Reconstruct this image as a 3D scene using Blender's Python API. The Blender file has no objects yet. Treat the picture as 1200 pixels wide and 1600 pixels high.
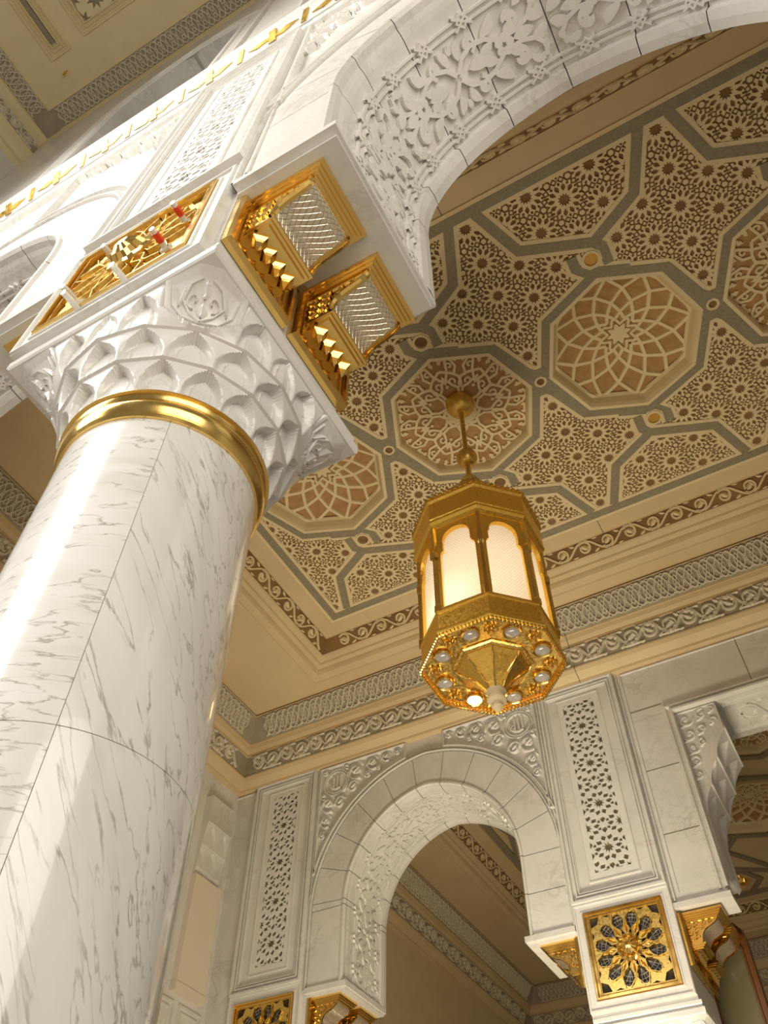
import bpy, math, random
from math import sin, cos, pi, radians, sqrt, atan2
from mathutils import Vector, Matrix
from mathutils.geometry import delaunay_2d_cdt
random.seed(7)
SC = bpy.context.scene
COL = SC.collection
EYE = 1.6                      # eye height; everything below is measured from the eye, then lifted by EYE at the end

# ------------------------------------------------------------------ camera
cam = bpy.data.cameras.new('camera'); cam_o = bpy.data.objects.new('camera', cam); COL.objects.link(cam_o)
cam.sensor_fit = 'VERTICAL'; cam.sensor_height = 24.0; cam.lens = 1304.0 / 1600.0 * 24.0
cam.clip_start = 0.05; cam.clip_end = 200
_p, _r, _y = radians(51.16), radians(0.5), radians(29.26)
_fw = Vector((0, cos(_p), sin(_p))); _rt = Vector((1, 0, 0)); _up = _rt.cross(_fw)
_r2 = cos(_r) * _rt + sin(_r) * _up; _u2 = -sin(_r) * _rt + cos(_r) * _up
_m = Matrix((_r2, _u2, -_fw)).transposed()
cam_o.matrix_world = (Matrix.Rotation(_y, 3, 'Z') @ _m).to_4x4()
SC.camera = cam_o

# ------------------------------------------------------------------ light and exposure
SC.view_settings.view_transform = 'Standard'; SC.view_settings.look = 'None'
SC.view_settings.gamma = 1.0; SC.view_settings.use_curve_mapping = False
SC.view_settings.exposure = 0.0
SC.cycles.use_denoising = True
SC.cycles.max_bounces = 8; SC.cycles.diffuse_bounces = 5; SC.cycles.sample_clamp_indirect = 6.0
W = bpy.data.worlds.new('world'); SC.world = W; W.use_nodes = True
W.node_tree.nodes['Background'].inputs[0].default_value = (1.0, 0.87, 0.67, 1)
W.node_tree.nodes['Background'].inputs[1].default_value = 0.20
def lamp(name, kind, loc, energy, color, size=None, target=None, size_y=None, spread=180):
    l = bpy.data.lights.new(name, kind); l.energy = energy; l.color = color
    if kind == 'AREA':
        l.shape = 'RECTANGLE'; l.size = size; l.size_y = size_y or size; l.spread = radians(spread)
    elif size is not None: l.shadow_soft_size = size
    o = bpy.data.objects.new(name, l); COL.objects.link(o); o.location = loc
    if target is not None:
        d = Vector(target) - Vector(loc); o.rotation_euler = d.to_track_quat('-Z', 'Y').to_euler()
    return o
# daylight entering the tall nave from the open court, front left
lamp('court_daylight', 'AREA', (-5.9, -4.6, 8.4), 1050, (1.0, 0.97, 0.92), 3.6, (-1.9, 1.2, 4.6), 11.0)
lamp('nave_fill', 'AREA', (6.0, -5.5, 4.5), 720, (1.0, 0.93, 0.80), 7.0, (-2.5, 1.0, 4.0), 8.0)  # added fill from the right, brightens the column's right side
# added warm fill from near the aisle floor, standing for no actual lamp
lamp('aisle_fill', 'AREA', (-3.0, 7.4, -1.2), 205, (1.0, 0.85, 0.60), 3.0, (-3.3, 10.2, 6.4), 1.2, 110)
lamp('far_aisle_fill', 'AREA', (-3.0, 16.0, 0.0), 26, (1.0, 0.70, 0.33), 6.0, (-3.0, 16.0, 10.0), 6.0)  # added upward fill for the far aisle, unseen source

# ------------------------------------------------------------------ materials
def pbsdf(name, col, rough=0.5, metal=0.0, coat=0.0):
    m = bpy.data.materials.new(name); m.use_nodes = True
    b = m.node_tree.nodes['Principled BSDF']
    b.inputs['Base Color'].default_value = (*col, 1); b.inputs['Roughness'].default_value = rough
    b.inputs['Metallic'].default_value = metal; b.inputs['Coat Weight'].default_value = coat
    return m, m.node_tree, b
def ramp(nt, stops):
    r = nt.nodes.new('ShaderNodeValToRGB'); e = r.color_ramp.elements
    while len(e) < len(stops): e.new(0.5)
    for i, (p, c) in enumerate(stops): e[i].position = p; e[i].color = (*c, 1)
    return r
def marble(name, base, vein, scale=(1, 1, 1), rot=(0, 0, 0), rough=0.25, coat=0.0, vs=1.6, strength=1.0, cutoff=0.035):
    m, nt, b = pbsdf(name, base, rough, 0, coat); N = nt.nodes; L = nt.links
    tc = N.new('ShaderNodeTexCoord'); mp = N.new('ShaderNodeMapping')
    mp.inputs['Scale'].default_value = scale; mp.inputs['Rotation'].default_value = rot
    L.new(tc.outputs['Object'], mp.inputs['Vector'])
    def vein_layer(sc, det, dist, w):
        n = N.new('ShaderNodeTexNoise'); n.inputs['Scale'].default_value = sc; n.inputs['Detail'].default_value = det
        n.inputs['Distortion'].default_value = dist; n.inputs['Roughness'].default_value = 0.6
        L.new(mp.outputs[0], n.inputs['Vector'])
        r = ramp(nt, [(0.5 - w, (0, 0, 0)), (0.5, (1, 1, 1)), (0.5 + w, (0, 0, 0))]); L.new(n.outputs['Fac'], r.inputs[0]); return r
    v1 = vein_layer(vs, 8, 1.2, cutoff); v2 = vein_layer(vs * 2.7, 6, 0.8, cutoff * 0.8)
    br = N.new('ShaderNodeTexNoise'); br.inputs['Scale'].default_value = vs * 0.9; br.inputs['Detail'].default_value = 3
    L.new(mp.outputs[0], br.inputs['Vector'])
    brr = ramp(nt, [(0.42, (0, 0, 0)), (0.68, (1, 1, 1))]); L.new(br.outputs['Fac'], brr.inputs[0])
    mx = N.new('ShaderNodeMath'); mx.operation = 'MAXIMUM'; L.new(v1.outputs[0], mx.inputs[0]); L.new(v2.outputs[0], mx.inputs[1])
    mu = N.new('ShaderNodeMath'); mu.operation = 'MULTIPLY'; L.new(mx.outputs[0], mu.inputs[0]); L.new(brr.outputs[0], mu.inputs[1])
    m2 = N.new('ShaderNodeMath'); m2.operation = 'MULTIPLY'; L.new(mu.outputs[0], m2.inputs[0]); m2.inputs[1].default_value = strength
    cl = N.new('ShaderNodeTexNoise'); cl.inputs['Scale'].default_value = vs * 1.3; cl.inputs['Detail'].default_value = 4; L.new(mp.outputs[0], cl.inputs['Vector'])
    cb = ramp(nt, [(0.3, tuple(c * 0.90 for c in base)), (0.6, base)]); L.new(cl.outputs['Fac'], cb.inputs[0])
    mixn = N.new('ShaderNodeMix'); mixn.data_type = 'RGBA'
    L.new(m2.outputs[0], mixn.inputs[0]); L.new(cb.outputs[0], mixn.inputs[6]); mixn.inputs[7].default_value = (*vein, 1)
    L.new(mixn.outputs[2], b.inputs['Base Color'])
    return m
def speckle(name, a, c, scale, rough=0.7, bump=0.0):
    m, nt, b = pbsdf(name, a, rough); N = nt.nodes; L = nt.links
    tc = N.new('ShaderNodeTexCoord'); n = N.new('ShaderNodeTexNoise'); n.inputs['Scale'].default_value = scale; n.inputs['Detail'].default_value = 5
    L.new(tc.outputs['Object'], n.inputs['Vector']); r = ramp(nt, [(0.35, a), (0.7, c)]); L.new(n.outputs['Fac'], r.inputs[0]); L.new(r.outputs[0], b.inputs['Base Color'])
    if bump:
        bp = N.new('ShaderNodeBump'); bp.inputs['Strength'].default_value = bump; bp.inputs['Distance'].default_value = 0.02
        L.new(n.outputs['Fac'], bp.inputs['Height']); L.new(bp.outputs[0], b.inputs['Normal'])
    return m
def gold(name, col, rough=0.22, bscale=0, bstr=0.0, bdist=0.02):
    m, nt, b = pbsdf(name, col, rough, 1.0); N = nt.nodes; L = nt.links
    tc = N.new('ShaderNodeTexCoord'); n = N.new('ShaderNodeTexNoise'); n.inputs['Scale'].default_value = bscale or 9; n.inputs['Detail'].default_value = 3
    L.new(tc.outputs['Object'], n.inputs['Vector'])
    r = ramp(nt, [(0.3, (rough * 0.7,) * 3), (0.7, (rough * 1.4,) * 3)]); L.new(n.outputs['Fac'], r.inputs[0]); L.new(r.outputs[0], b.inputs['Roughness'])
    if bscale:
        v = N.new('ShaderNodeTexVoronoi'); v.inputs['Scale'].default_value = bscale; v.feature = 'SMOOTH_F1'
        ds = N.new('ShaderNodeVectorMath'); ds.operation = 'MULTIPLY_ADD'
        L.new(n.outputs['Color'], ds.inputs[0]); ds.inputs[1].default_value = (0.12, 0.12, 0.12); L.new(tc.outputs['Object'], ds.inputs[2])
        L.new(ds.outputs[0], v.inputs['Vector'])
        bp = N.new('ShaderNodeBump'); bp.inputs['Strength'].default_value = bstr; bp.inputs['Distance'].default_value = bdist
        L.new(v.outputs['Distance'], bp.inputs['Height']); L.new(bp.outputs[0], b.inputs['Normal'])
    return m
M_MARB = marble('white_marble', (0.80, 0.785, 0.75), (0.50, 0.47, 0.42), (1, 1, 1.0), (0.4, 0.5, 0.3), 0.3, 0, 1.5, 0.6, 0.03)
M_CARV = marble('carved_marble', (0.84, 0.825, 0.79), (0.60, 0.58, 0.54), (1, 1, 1), (0, 0, 0), 0.45, 0, 1.5, 0.35, 0.03)
def flecked(name, rot, scale):
    m, nt, b = pbsdf(name, (.82, .81, .785), 0.16, 0, 0.5); N = nt.nodes; L = nt.links
    tc = N.new('ShaderNodeTexCoord'); mp = N.new('ShaderNodeMapping'); mp.inputs['Rotation'].default_value = rot
    L.new(tc.outputs['Object'], mp.inputs['Vector'])
    m2 = N.new('ShaderNodeMapping'); m2.inputs['Scale'].default_value = scale; L.new(mp.outputs[0], m2.inputs['Vector'])
    def nz(sc, det, dist, src): 
        n = N.new('ShaderNodeTexNoise'); n.inputs['Scale'].default_value = sc; n.inputs['Detail'].default_value = det; n.inputs['Distortion'].default_value = dist; L.new(src.outputs[0], n.inputs['Vector']); return n
    a = nz(4.0, 7, .12, m2); ra = ramp(nt, [(.476, (0, 0, 0)), (.5, (1, 1, 1)), (.524, (0, 0, 0))]); L.new(a.outputs['Fac'], ra.inputs[0])
    c = nz(8.0, 6, .2, m2); rc = ramp(nt, [(.38, (0, 0, 0)), (.56, (1, 1, 1))]); L.new(c.outputs['Fac'], rc.inputs[0])
    d = nz(1.4, 5, .6, m2); rd = ramp(nt, [(.40, (.86, .855, .84)), (.55, (.82, .81, .785)), (.72, (.73, .72, .69))]); L.new(d.outputs['Fac'], rd.inputs[0])
    mu = N.new('ShaderNodeMath'); mu.operation = 'MULTIPLY'; L.new(ra.outputs[0], mu.inputs[0]); L.new(rc.outputs[0], mu.inputs[1])
    mx = N.new('ShaderNodeMix'); mx.data_type = 'RGBA'; L.new(mu.outputs[0], mx.inputs[0]); L.new(rd.outputs[0], mx.inputs[6]); mx.inputs[7].default_value = (.42, .40, .35, 1)
    L.new(mx.outputs[2], b.inputs['Base Color']); return m
M_SHAFT = flecked('shaft_marble_upright', (-0.42, 0.26, 0.0), (4.6, 4.6, 0.40))
M_SHAFTH = flecked('shaft_marble_crosscut', (0.12, 0.10, 0.0), (1.0, 1.0, 4.6))
M_CAP = marble('capital_marble', (0.83, 0.82, 0.80), (0.45, 0.44, 0.42), (1, 1, 2.0), (0.5, 0.3, 0.0), 0.22, 0.2, 2.2, 0.5, 0.02)
M_GREYM = marble('grey_marble', (0.62, 0.61, 0.57), (0.42, 0.41, 0.38), (1, 1, 1), (0.3, 0.2, 0.1), 0.35, 0, 2.0, 0.7, 0.05)
M_CREAM = speckle('cream_plaster', (0.65, 0.50, 0.29), (0.71, 0.555, 0.33), 1.3, 0.6)
M_CREAMW = speckle('pale_plaster', (0.75, 0.62, 0.37), (0.79, 0.66, 0.41), 3, 0.6)
M_BROWN = speckle('brown_plaster', (0.23, 0.125, 0.045), (0.30, 0.17, 0.065), 2.5, 0.8)
M_TERRA = speckle('ochre_panel', (0.40, 0.225, 0.085), (0.50, 0.29, 0.12), 9, 0.75, 0.2)
M_STRAP = speckle('grey_terrazzo', (0.25, 0.215, 0.14), (0.33, 0.285, 0.19), 28, 0.6)
M_FRZ = speckle('frieze_ground', (0.36, 0.31, 0.225), (0.42, 0.37, 0.28), 4, 0.8)
M_FRZR = speckle('frieze_relief', (0.68, 0.62, 0.49), (0.74, 0.68, 0.55), 5, 0.55)
M_GOLD = gold('polished_gold', (0.88, 0.61, 0.20), 0.18)
M_GOLDC = gold('chased_gold', (1.0, 0.64, 0.14), 0.30, 32, 0.35, 0.008)
M_GOLDF = gold('fine_chased_gold', (1.0, 0.64, 0.12), 0.36, 36, 0.40, 0.007)
M_GOLDS = gold('satin_gold', (0.84, 0.60, 0.18), 0.28, 40, 0.10, 0.004)
M_GOLDM = gold('matt_gold', (0.80, 0.52, 0.13), 0.33)
M_BRASS, _, _ = pbsdf('brass_cover', (0.62, 0.36, 0.06), 0.4, 0.2)
M_DARK, _, _ = pbsdf('dark_recess', (0.045, 0.035, 0.022), 0.7)
M_JOINT, _, _ = pbsdf('joint_mortar', (0.22, 0.17, 0.10), 0.9)
M_WOOD, _, _ = pbsdf('dark_brown_wood', (0.16, 0.06, 0.018), 0.35)
M_DULLG, _, _ = pbsdf('dull_green_glass', (0.16, 0.145, 0.08), 0.25)
M_JOINTL, _, _ = pbsdf('pale_mortar', (0.55, 0.50, 0.42), 0.9)
M_WEB, _, _ = pbsdf('silver_wire', (0.75, 0.73, 0.68), 0.4, 0.6)
M_BOX, _, _ = pbsdf('cream_panel_paint', (0.84, 0.75, 0.61), 0.55)
M_CLEAR, _, _b = pbsdf('clear_plastic', (0.92, 0.92, 0.90), 0.1); _b.inputs['Transmission Weight'].default_value = 0.35
M_RED, _, _ = pbsdf('red_plastic', (0.75, 0.06, 0.02), 0.4)
M_FLOOR = marble('floor_marble', (0.50, 0.45, 0.38), (0.5, 0.48, 0.45), (1, 1, 1), (0, 0, 0), 0.3, 0, 0.8, 0.5, 0.03)
M_LENS, _, _ = pbsdf('frosted_lens', (0.46, 0.44, 0.43), 0.12, 0.0, 0.5)
def emit(name, col, st):
    m, nt, b = pbsdf(name, col, 0.4); b.inputs['Emission Color'].default_value = (*col, 1); b.inputs['Emission Strength'].default_value = st; return m
M_LIT = emit('lit_lamp', (1.0, 0.72, 0.30), 9.0)
def woven_glass(name, col, metal, rough, scale, glow=0.0, gcol=(1, .8, .5)):
    m, nt, b = pbsdf(name, col, rough, metal); N = nt.nodes; L = nt.links
    tc = N.new('ShaderNodeTexCoord'); ws = []
    for s in (1, -1):
        mp = N.new('ShaderNodeMapping'); mp.inputs['Rotation'].default_value = (0.0, 0.0, 0.0)
        sep = N.new('ShaderNodeSeparateXYZ'); L.new(tc.outputs['UV'], sep.inputs[0])
        a = N.new('ShaderNodeMath'); a.operation = 'MULTIPLY_ADD'; L.new(sep.outputs[1], a.inputs[0]); a.inputs[1].default_value = 0.8 * s; L.new(sep.outputs[0], a.inputs[2])
        f = N.new('ShaderNodeMath'); f.operation = 'MULTIPLY'; L.new(a.outputs[0], f.inputs[0]); f.inputs[1].default_value = scale
        g = N.new('ShaderNodeMath'); g.operation = 'PINGPONG'; L.new(f.outputs[0], g.inputs[0]); g.inputs[1].default_value = 0.5
        h = N.new('ShaderNodeMath'); h.operation = 'MINIMUM'; L.new(g.outputs[0], h.inputs[0]); h.inputs[1].default_value = 0.12; ws.append(h)
    ad = N.new('ShaderNodeMath'); ad.operation = 'MINIMUM'; L.new(ws[0].outputs[0], ad.inputs[0]); L.new(ws[1].outputs[0], ad.inputs[1])
    bp = N.new('ShaderNodeBump'); bp.inputs['Strength'].default_value = 0.7; bp.inputs['Distance'].default_value = 0.05; bp.invert = True
    L.new(ad.outputs[0], bp.inputs['Height']); L.new(bp.outputs[0], b.inputs['Normal'])
    if glow:
        cr = ramp(nt, [(0.0, tuple(c * .62 for c in col)), (0.10, col)]); L.new(ad.outputs[0], cr.inputs[0]); L.new(cr.outputs[0], b.inputs['Base Color']); L.new(cr.outputs[0], b.inputs['Emission Color'])
        b.inputs['Emission Strength'].default_value = glow
        tr = N.new('ShaderNodeBsdfTranslucent'); L.new(cr.outputs[0], tr.inputs[0]); L.new(bp.outputs[0], tr.inputs['Normal'])
        mx = N.new('ShaderNodeMixShader'); mx.inputs[0].default_value = 0.55
        out = N['Material Output']; L.new(b.outputs[0], mx.inputs[1]); L.new(tr.outputs[0], mx.inputs[2]); L.new(mx.outputs[0], out.inputs[0])
    return m
M_WOVEN = woven_glass('woven_lamp_glass', (0.80, 0.69, 0.52), 0.75, 0.24, 20)
M_PANE = woven_glass('lantern_glass', (0.95, 0.90, 0.78), 0.0, 0.35, 30, 0.30, (1.0, 0.84, 0.60))

# ------------------------------------------------------------------ mesh tools
class MB:
    def __init__(s): s.v = []; s.f = []; s.uv = None
    def add(s, vs, fs):
        n = len(s.v); s.v += [tuple(p) for p in vs]; s.f += [tuple(i + n for i in f) for f in fs]
    def box(s, x0, x1, y0, y1, z0, z1):
        s.add([(x0, y0, z0), (x1, y0, z0), (x1, y1, z0), (x0, y1, z0), (x0, y0, z1), (x1, y0, z1), (x1, y1, z1), (x0, y1, z1)],
              [(0, 3, 2, 1), (4, 5, 6, 7), (0, 1, 5, 4), (1, 2, 6, 5), (2, 3, 7, 6), (3, 0, 4, 7)])
    def loft(s, rings, closed=False, cap=False):
        n = len(rings[0]); vs = [p for r in rings for p in r]; fs = []
        for i in range(len(rings) - 1):
            for j in range(n if closed else n - 1):
                k = (j + 1) % n; fs.append((i * n + j, i * n + k, (i + 1) * n + k, (i + 1) * n + j))
        if cap: fs += [tuple(range(n))[::-1], tuple((len(rings) - 1) * n + j for j in range(n))]
        s.add(vs, fs)
    def lathe(s, prof, n=32, c=(0, 0, 0), rot=0.0, cap=True):
        s.loft([[(c[0] + r * cos(rot + 2 * pi * k / n), c[1] + r * sin(rot + 2 * pi * k / n), c[2] + z) for k in range(n)] for r, z in prof], True, cap)
    def ball(s, c, r, n=24, m=12):
        s.lathe([(max(r * sin(pi * i / m), 1e-4), -r * cos(pi * i / m)) for i in range(m + 1)], n, c)
    def build(s, name, mat, parent=None, loc=(0, 0, 0), smooth=False):
        me = bpy.data.meshes.new(name); off = Vector(loc) if parent is None else Vector(parent.get('org', (0, 0, 0)))
        if parent is not None and 'org' not in parent: off = Vector((0, 0, 0))
        me.from_pydata([(p[0] - off[0], p[1] - off[1], p[2] - off[2]) for p in s.v], [], s.f)
        me.materials.append(mat); me.validate()
        if smooth:
            me.polygons.foreach_set('use_smooth', [True] * len(me.polygons))
            me.set_sharp_from_angle(angle=radians(40))
        if s.uv: uvs = s.uv; lay = me.uv_layers.new(name='UVMap'); [lay.data[l.index].__setattr__('uv', uvs[l.vertex_index]) for l in me.loops]
        o = bpy.data.objects.new(name, me); COL.objects.link(o)
        if parent is not None: o.parent = parent
        else: o.location = off
        return o
def flat(yf):              # maps (u, v, height) onto a wall plane facing -y
    return lambda u, v, h: (u, yf - h, v)
def cdt(outers, holes, islands=(), cuts=()):
    V = []; F = []; K = []
    for k, polys in enumerate((outers, holes, islands, cuts)):
        for p in polys:
            if sum(a[0] * b[1] - b[0] * a[1] for a, b in zip(p, list(p[1:]) + [p[0]])) < 0: p = p[::-1]
            n = len(V); V += [Vector((a, b)) for a, b in p]; F.append(list(range(n, n + len(p)))); K.append(k)
    v, e, f, ov, oe, of = delaunay_2d_cdt(V, [], F, 0, 1e-5, True)
    keep = []
    for t, o in zip(f, of):
        ks = set(K[i] for i in o)
        if 0 in ks and 3 not in ks and (1 not in ks or 2 in ks): keep.append(tuple(t))
    return v, keep
def plate(mb, outers, holes, M, h0, h1, islands=(), back=False, cuts=()):
    v, tr = cdt(outers, holes, islands, cuts); used = {}; vs = []; 
    for t in tr:
        for i in t:
            if i not in used: used[i] = len(used)
    n = len(used); inv = sorted(used, key=used.get)
    top = [M(v[i][0], v[i][1], h1) for i in inv]; bot = [M(v[i][0], v[i][1], h0) for i in inv]
    fs = [tuple(used[i] for i in t) for t in tr]; ed = {}
    for t in fs:
        for a, b in zip(t, t[1:] + t[:1]):
            if (b, a) in ed: del ed[(b, a)]
            else: ed[(a, b)] = 1
    fs2 = [(b, a, a + n, b + n) for a, b in ed]
    if back: fs2 += [tuple(i + n for i in reversed(t)) for t in fs]
    mb.add(top + bot, fs + fs2)
def rect(x0, x1, y0, y1): return [(x0, y0), (x1, y0), (x1, y1), (x0, y1)]
def ngon(c, r, n, rot=0.0): return [(c[0] + r * cos(rot + 2 * pi * k / n), c[1] + r * sin(rot + 2 * pi * k / n)) for k in range(n)]
def star(c, r0, r1, n, rot=0.0):
    return [(c[0] + (r0 if k % 2 == 0 else r1) * cos(rot + pi * k / n), c[1] + (r0 if k % 2 == 0 else r1) * sin(rot + pi * k / n)) for k in range(2 * n)]
def petal(c, a, r0, rm, r1, w):
    ca, sa = cos(a), sin(a); P = [(r0, 0), (r0 + (rm - r0) * .6, -w * .85), (rm, -w), (r1, 0), (rm, w), (r0 + (rm - r0) * .6, w * .85)]
    return [(c[0] + x * ca - y * sa, c[1] + x * sa + y * ca) for x, y in P]
def offs(pts, d, closed=False):
    out = []; n = len(pts)
    for i in range(n):
        a = pts[(i - 1) % n] if (closed or i > 0) else pts[i]; b = pts[(i + 1) % n] if (closed or i < n - 1) else pts[i]; p = pts[i]
        def nrm(q, r):
            dx, dy = r[0] - q[0], r[1] - q[1]; l = math.hypot(dx, dy) or 1; return (-dy / l, dx / l)
        if a == p or b == p: nx, ny = nrm(a, b); k = 1
        else:
            n1, n2 = nrm(a, p), nrm(p, b); nx, ny = n1[0] + n2[0], n1[1] + n2[1]; l = math.hypot(nx, ny) or 1; nx /= l; ny /= l
            k = 1 / max(0.5, nx * n1[0] + ny * n1[1])
        out.append((p[0] + nx * d * k, p[1] + ny * d * k))
    return out
def stroke(pts, w, closed=False):      # list of quads covering a stroke
    a, b = offs(pts, w / 2, closed), offs(pts, -w / 2, closed); n = len(pts)
    return [[a[i], b[i], b[(i + 1) % n], a[(i + 1) % n]] for i in range(n if closed else n - 1)]
def ridge(mb, pts, w, h, M, closed=False, h0=0.0, peak=0.25):
    a, c, d, b = offs(pts, w / 2, closed), offs(pts, w * peak, closed), offs(pts, -w * peak, closed), offs(pts, -w / 2, closed)
    rings = [[M(*a[i], h0), M(*c[i], h), M(*d[i], h), M(*b[i], h0)] for i in range(len(pts))]
    if closed: rings.append(rings[0])
    mb.loft(rings)
def lens(mb, p, q, w, h, M, n=6, h0=0.0, bend=0.0):
    dx, dy = q[0] - p[0], q[1] - p[1]; l = math.hypot(dx, dy); tx, ty = dx / l, dy / l; R = []
    for i in range(n + 1):
        t = i / n; ww = w * sin(pi * min(max(t, .02), .98)) ** .7 / 2; o = bend * sin(pi * t); cx, cy = p[0] + dx * t - ty * o, p[1] + dy * t + tx * o
        R.append([M(cx - ty * ww, cy + tx * ww, h0), M(cx, cy, h), M(cx + ty * ww, cy - tx * ww, h0)])
    mb.loft(R)
def dome(mb, c, r, h, M, n=10, h0=0.0):
    R = [[M(c[0] + r * k * cos(2 * pi * i / n), c[1] + r * k * sin(2 * pi * i / n), h0 + (h - h0) * sqrt(max(0, 1 - k * k))) for i in range(n)] for k in (1, .8, .45, .02)]
    mb.loft(R, True)
def spiral(c, r0, r1, a0, a1, n=14): return [(c[0] + (r0 + (r1 - r0) * i / n) * cos(a0 + (a1 - a0) * i / n), c[1] + (r0 + (r1 - r0) * i / n) * sin(a0 + (a1 - a0) * i / n)) for i in range(n + 1)]
def blob(c, r, n=10): return ngon(c, r, n)
def leafpoly(p, q, w, bend=0.0, n=7):
    dx, dy = q[0] - p[0], q[1] - p[1]; l = math.hypot(dx, dy); tx, ty = dx / l, dy / l; A, B = [], []
    for i in range(n + 1):
        t = i / n; ww = w / 2 * sin(pi * t) ** .75; o = bend * sin(pi * t); x, y = p[0] + dx * t - ty * o, p[1] + dy * t + tx * o
        A.append((x - ty * ww, y + tx * ww)); B.append((x + ty * ww, y - tx * ww))
    return A + B[::-1][1:-1]
def tube(mb, pts, r, n=8):
    R = []
    for i, p in enumerate(pts):
        d = (Vector(pts[min(i + 1, len(pts) - 1)]) - Vector(pts[max(i - 1, 0)])).normalized()
        x = d.orthogonal().normalized(); y = d.cross(x)
        R.append([tuple(Vector(p) + r * (cos(2 * pi * k / n) * x + sin(2 * pi * k / n) * y)) for k in range(n)])
    mb.loft(R, True, True)
def thing(name, label, cat, loc, group=None):
    o = bpy.data.objects.new(name, None); COL.objects.link(o); o.location = loc; o['org'] = tuple(loc); o.empty_display_size = 0.2
    o['label'] = label; o['category'] = cat
    if group: o['group'] = group
    return o
def tag(o, label, cat, group=None):
    o['label'] = label; o['category'] = cat
    if group: o['group'] = group
    return o
def struct(mb, name, mat, smooth=False):
    o = mb.build(name, mat, smooth=smooth); o['kind'] = 'structure'; return o
def sub(mb, name, mat, part, smooth=False):     # sub-part: same origin as its thing
    root = part.parent; mbo = mb.build(name, mat, root, smooth=smooth); mbo.parent = part; return mbo
def copy_tree(o, loc, label=None, rotz=None):
    r = o.copy(); COL.objects.link(r); r.location = loc
    if rotz is not None: r.rotation_euler = (0, 0, rotz)
    if label: r['label'] = label
    for ch in list(o.children):
        c = ch.copy(); COL.objects.link(c); c.parent = r
        for g in list(ch.children):
            d = g.copy(); COL.objects.link(d); d.parent = c
    return r
TRIM = [0]
def trim(mb, mat, smooth=False):
    TRIM[0] += 1; return struct(mb, 'trim_%d' % TRIM[0], mat, smooth)

# ------------------------------------------------------------------ plan of the place (metres from the eye)
Y1, T1 = 0.93, 1.10          # near arcade: front plane, thickness
Y2, T2 = 10.41, 1.10         # far arcade
X3 = -8.75                   # left wall of the aisle
ZC = 10.0                    # aisle ceiling
FL = -EYE
PC1 = -2.07                  # centre of the near pier
PC2, PC2L = -2.405, -7.68    # centres of the far piers
PH = 0.615                   # pier half width

# ---- arches
def arch_path(cx, r, zi, zs, n=28, e=0.15):
    P = [(cx + r, zi), (cx + r, zi + (zs - zi) * .5)]
    am = math.acos(e / (r + e))
    for i in range(n + 1):
        a = am * i / n; P.append((cx - e + (r + e) * cos(a), zs + (r + e) * sin(a)))
    return P + [(2 * cx - x, z) for x, z in reversed(P[:-1])]
def opening(cx, r, zi, zs, pl, pr):     # arch with wider opening between the piers under the imposts
    return [(pr, FL - .1), (pr, zi)] + arch_path(cx, r, zi, zs) + [(pl, zi), (pl, FL - .1)]
def along(path):                        # arc length parametrisation with inward normal
    S = [0]
    for a, b in zip(path, path[1:]): S.append(S[-1] + math.hypot(b[0] - a[0], b[1] - a[1]))
    nr = offs(path, 1.0)
    def f(s):
        s = min(max(s, 0), S[-1])
        for i in range(len(S) - 1):
            if s <= S[i + 1] + 1e-9: break
        t = (s - S[i]) / (S[i + 1] - S[i]); a, b = path[i], path[i + 1]
        na = (nr[i][0] - a[0], nr[i][1] - a[1]); nb = (nr[i + 1][0] - b[0], nr[i + 1][1] - b[1])
        nx, ny = na[0] + (nb[0] - na[0]) * t, na[1] + (nb[1] - na[1]) * t; l = math.hypot(nx, ny)
        return (a[0] + (b[0] - a[0]) * t, a[1] + (b[1] - a[1]) * t, nx / l, ny / l)
    return f, S[-1]
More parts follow.
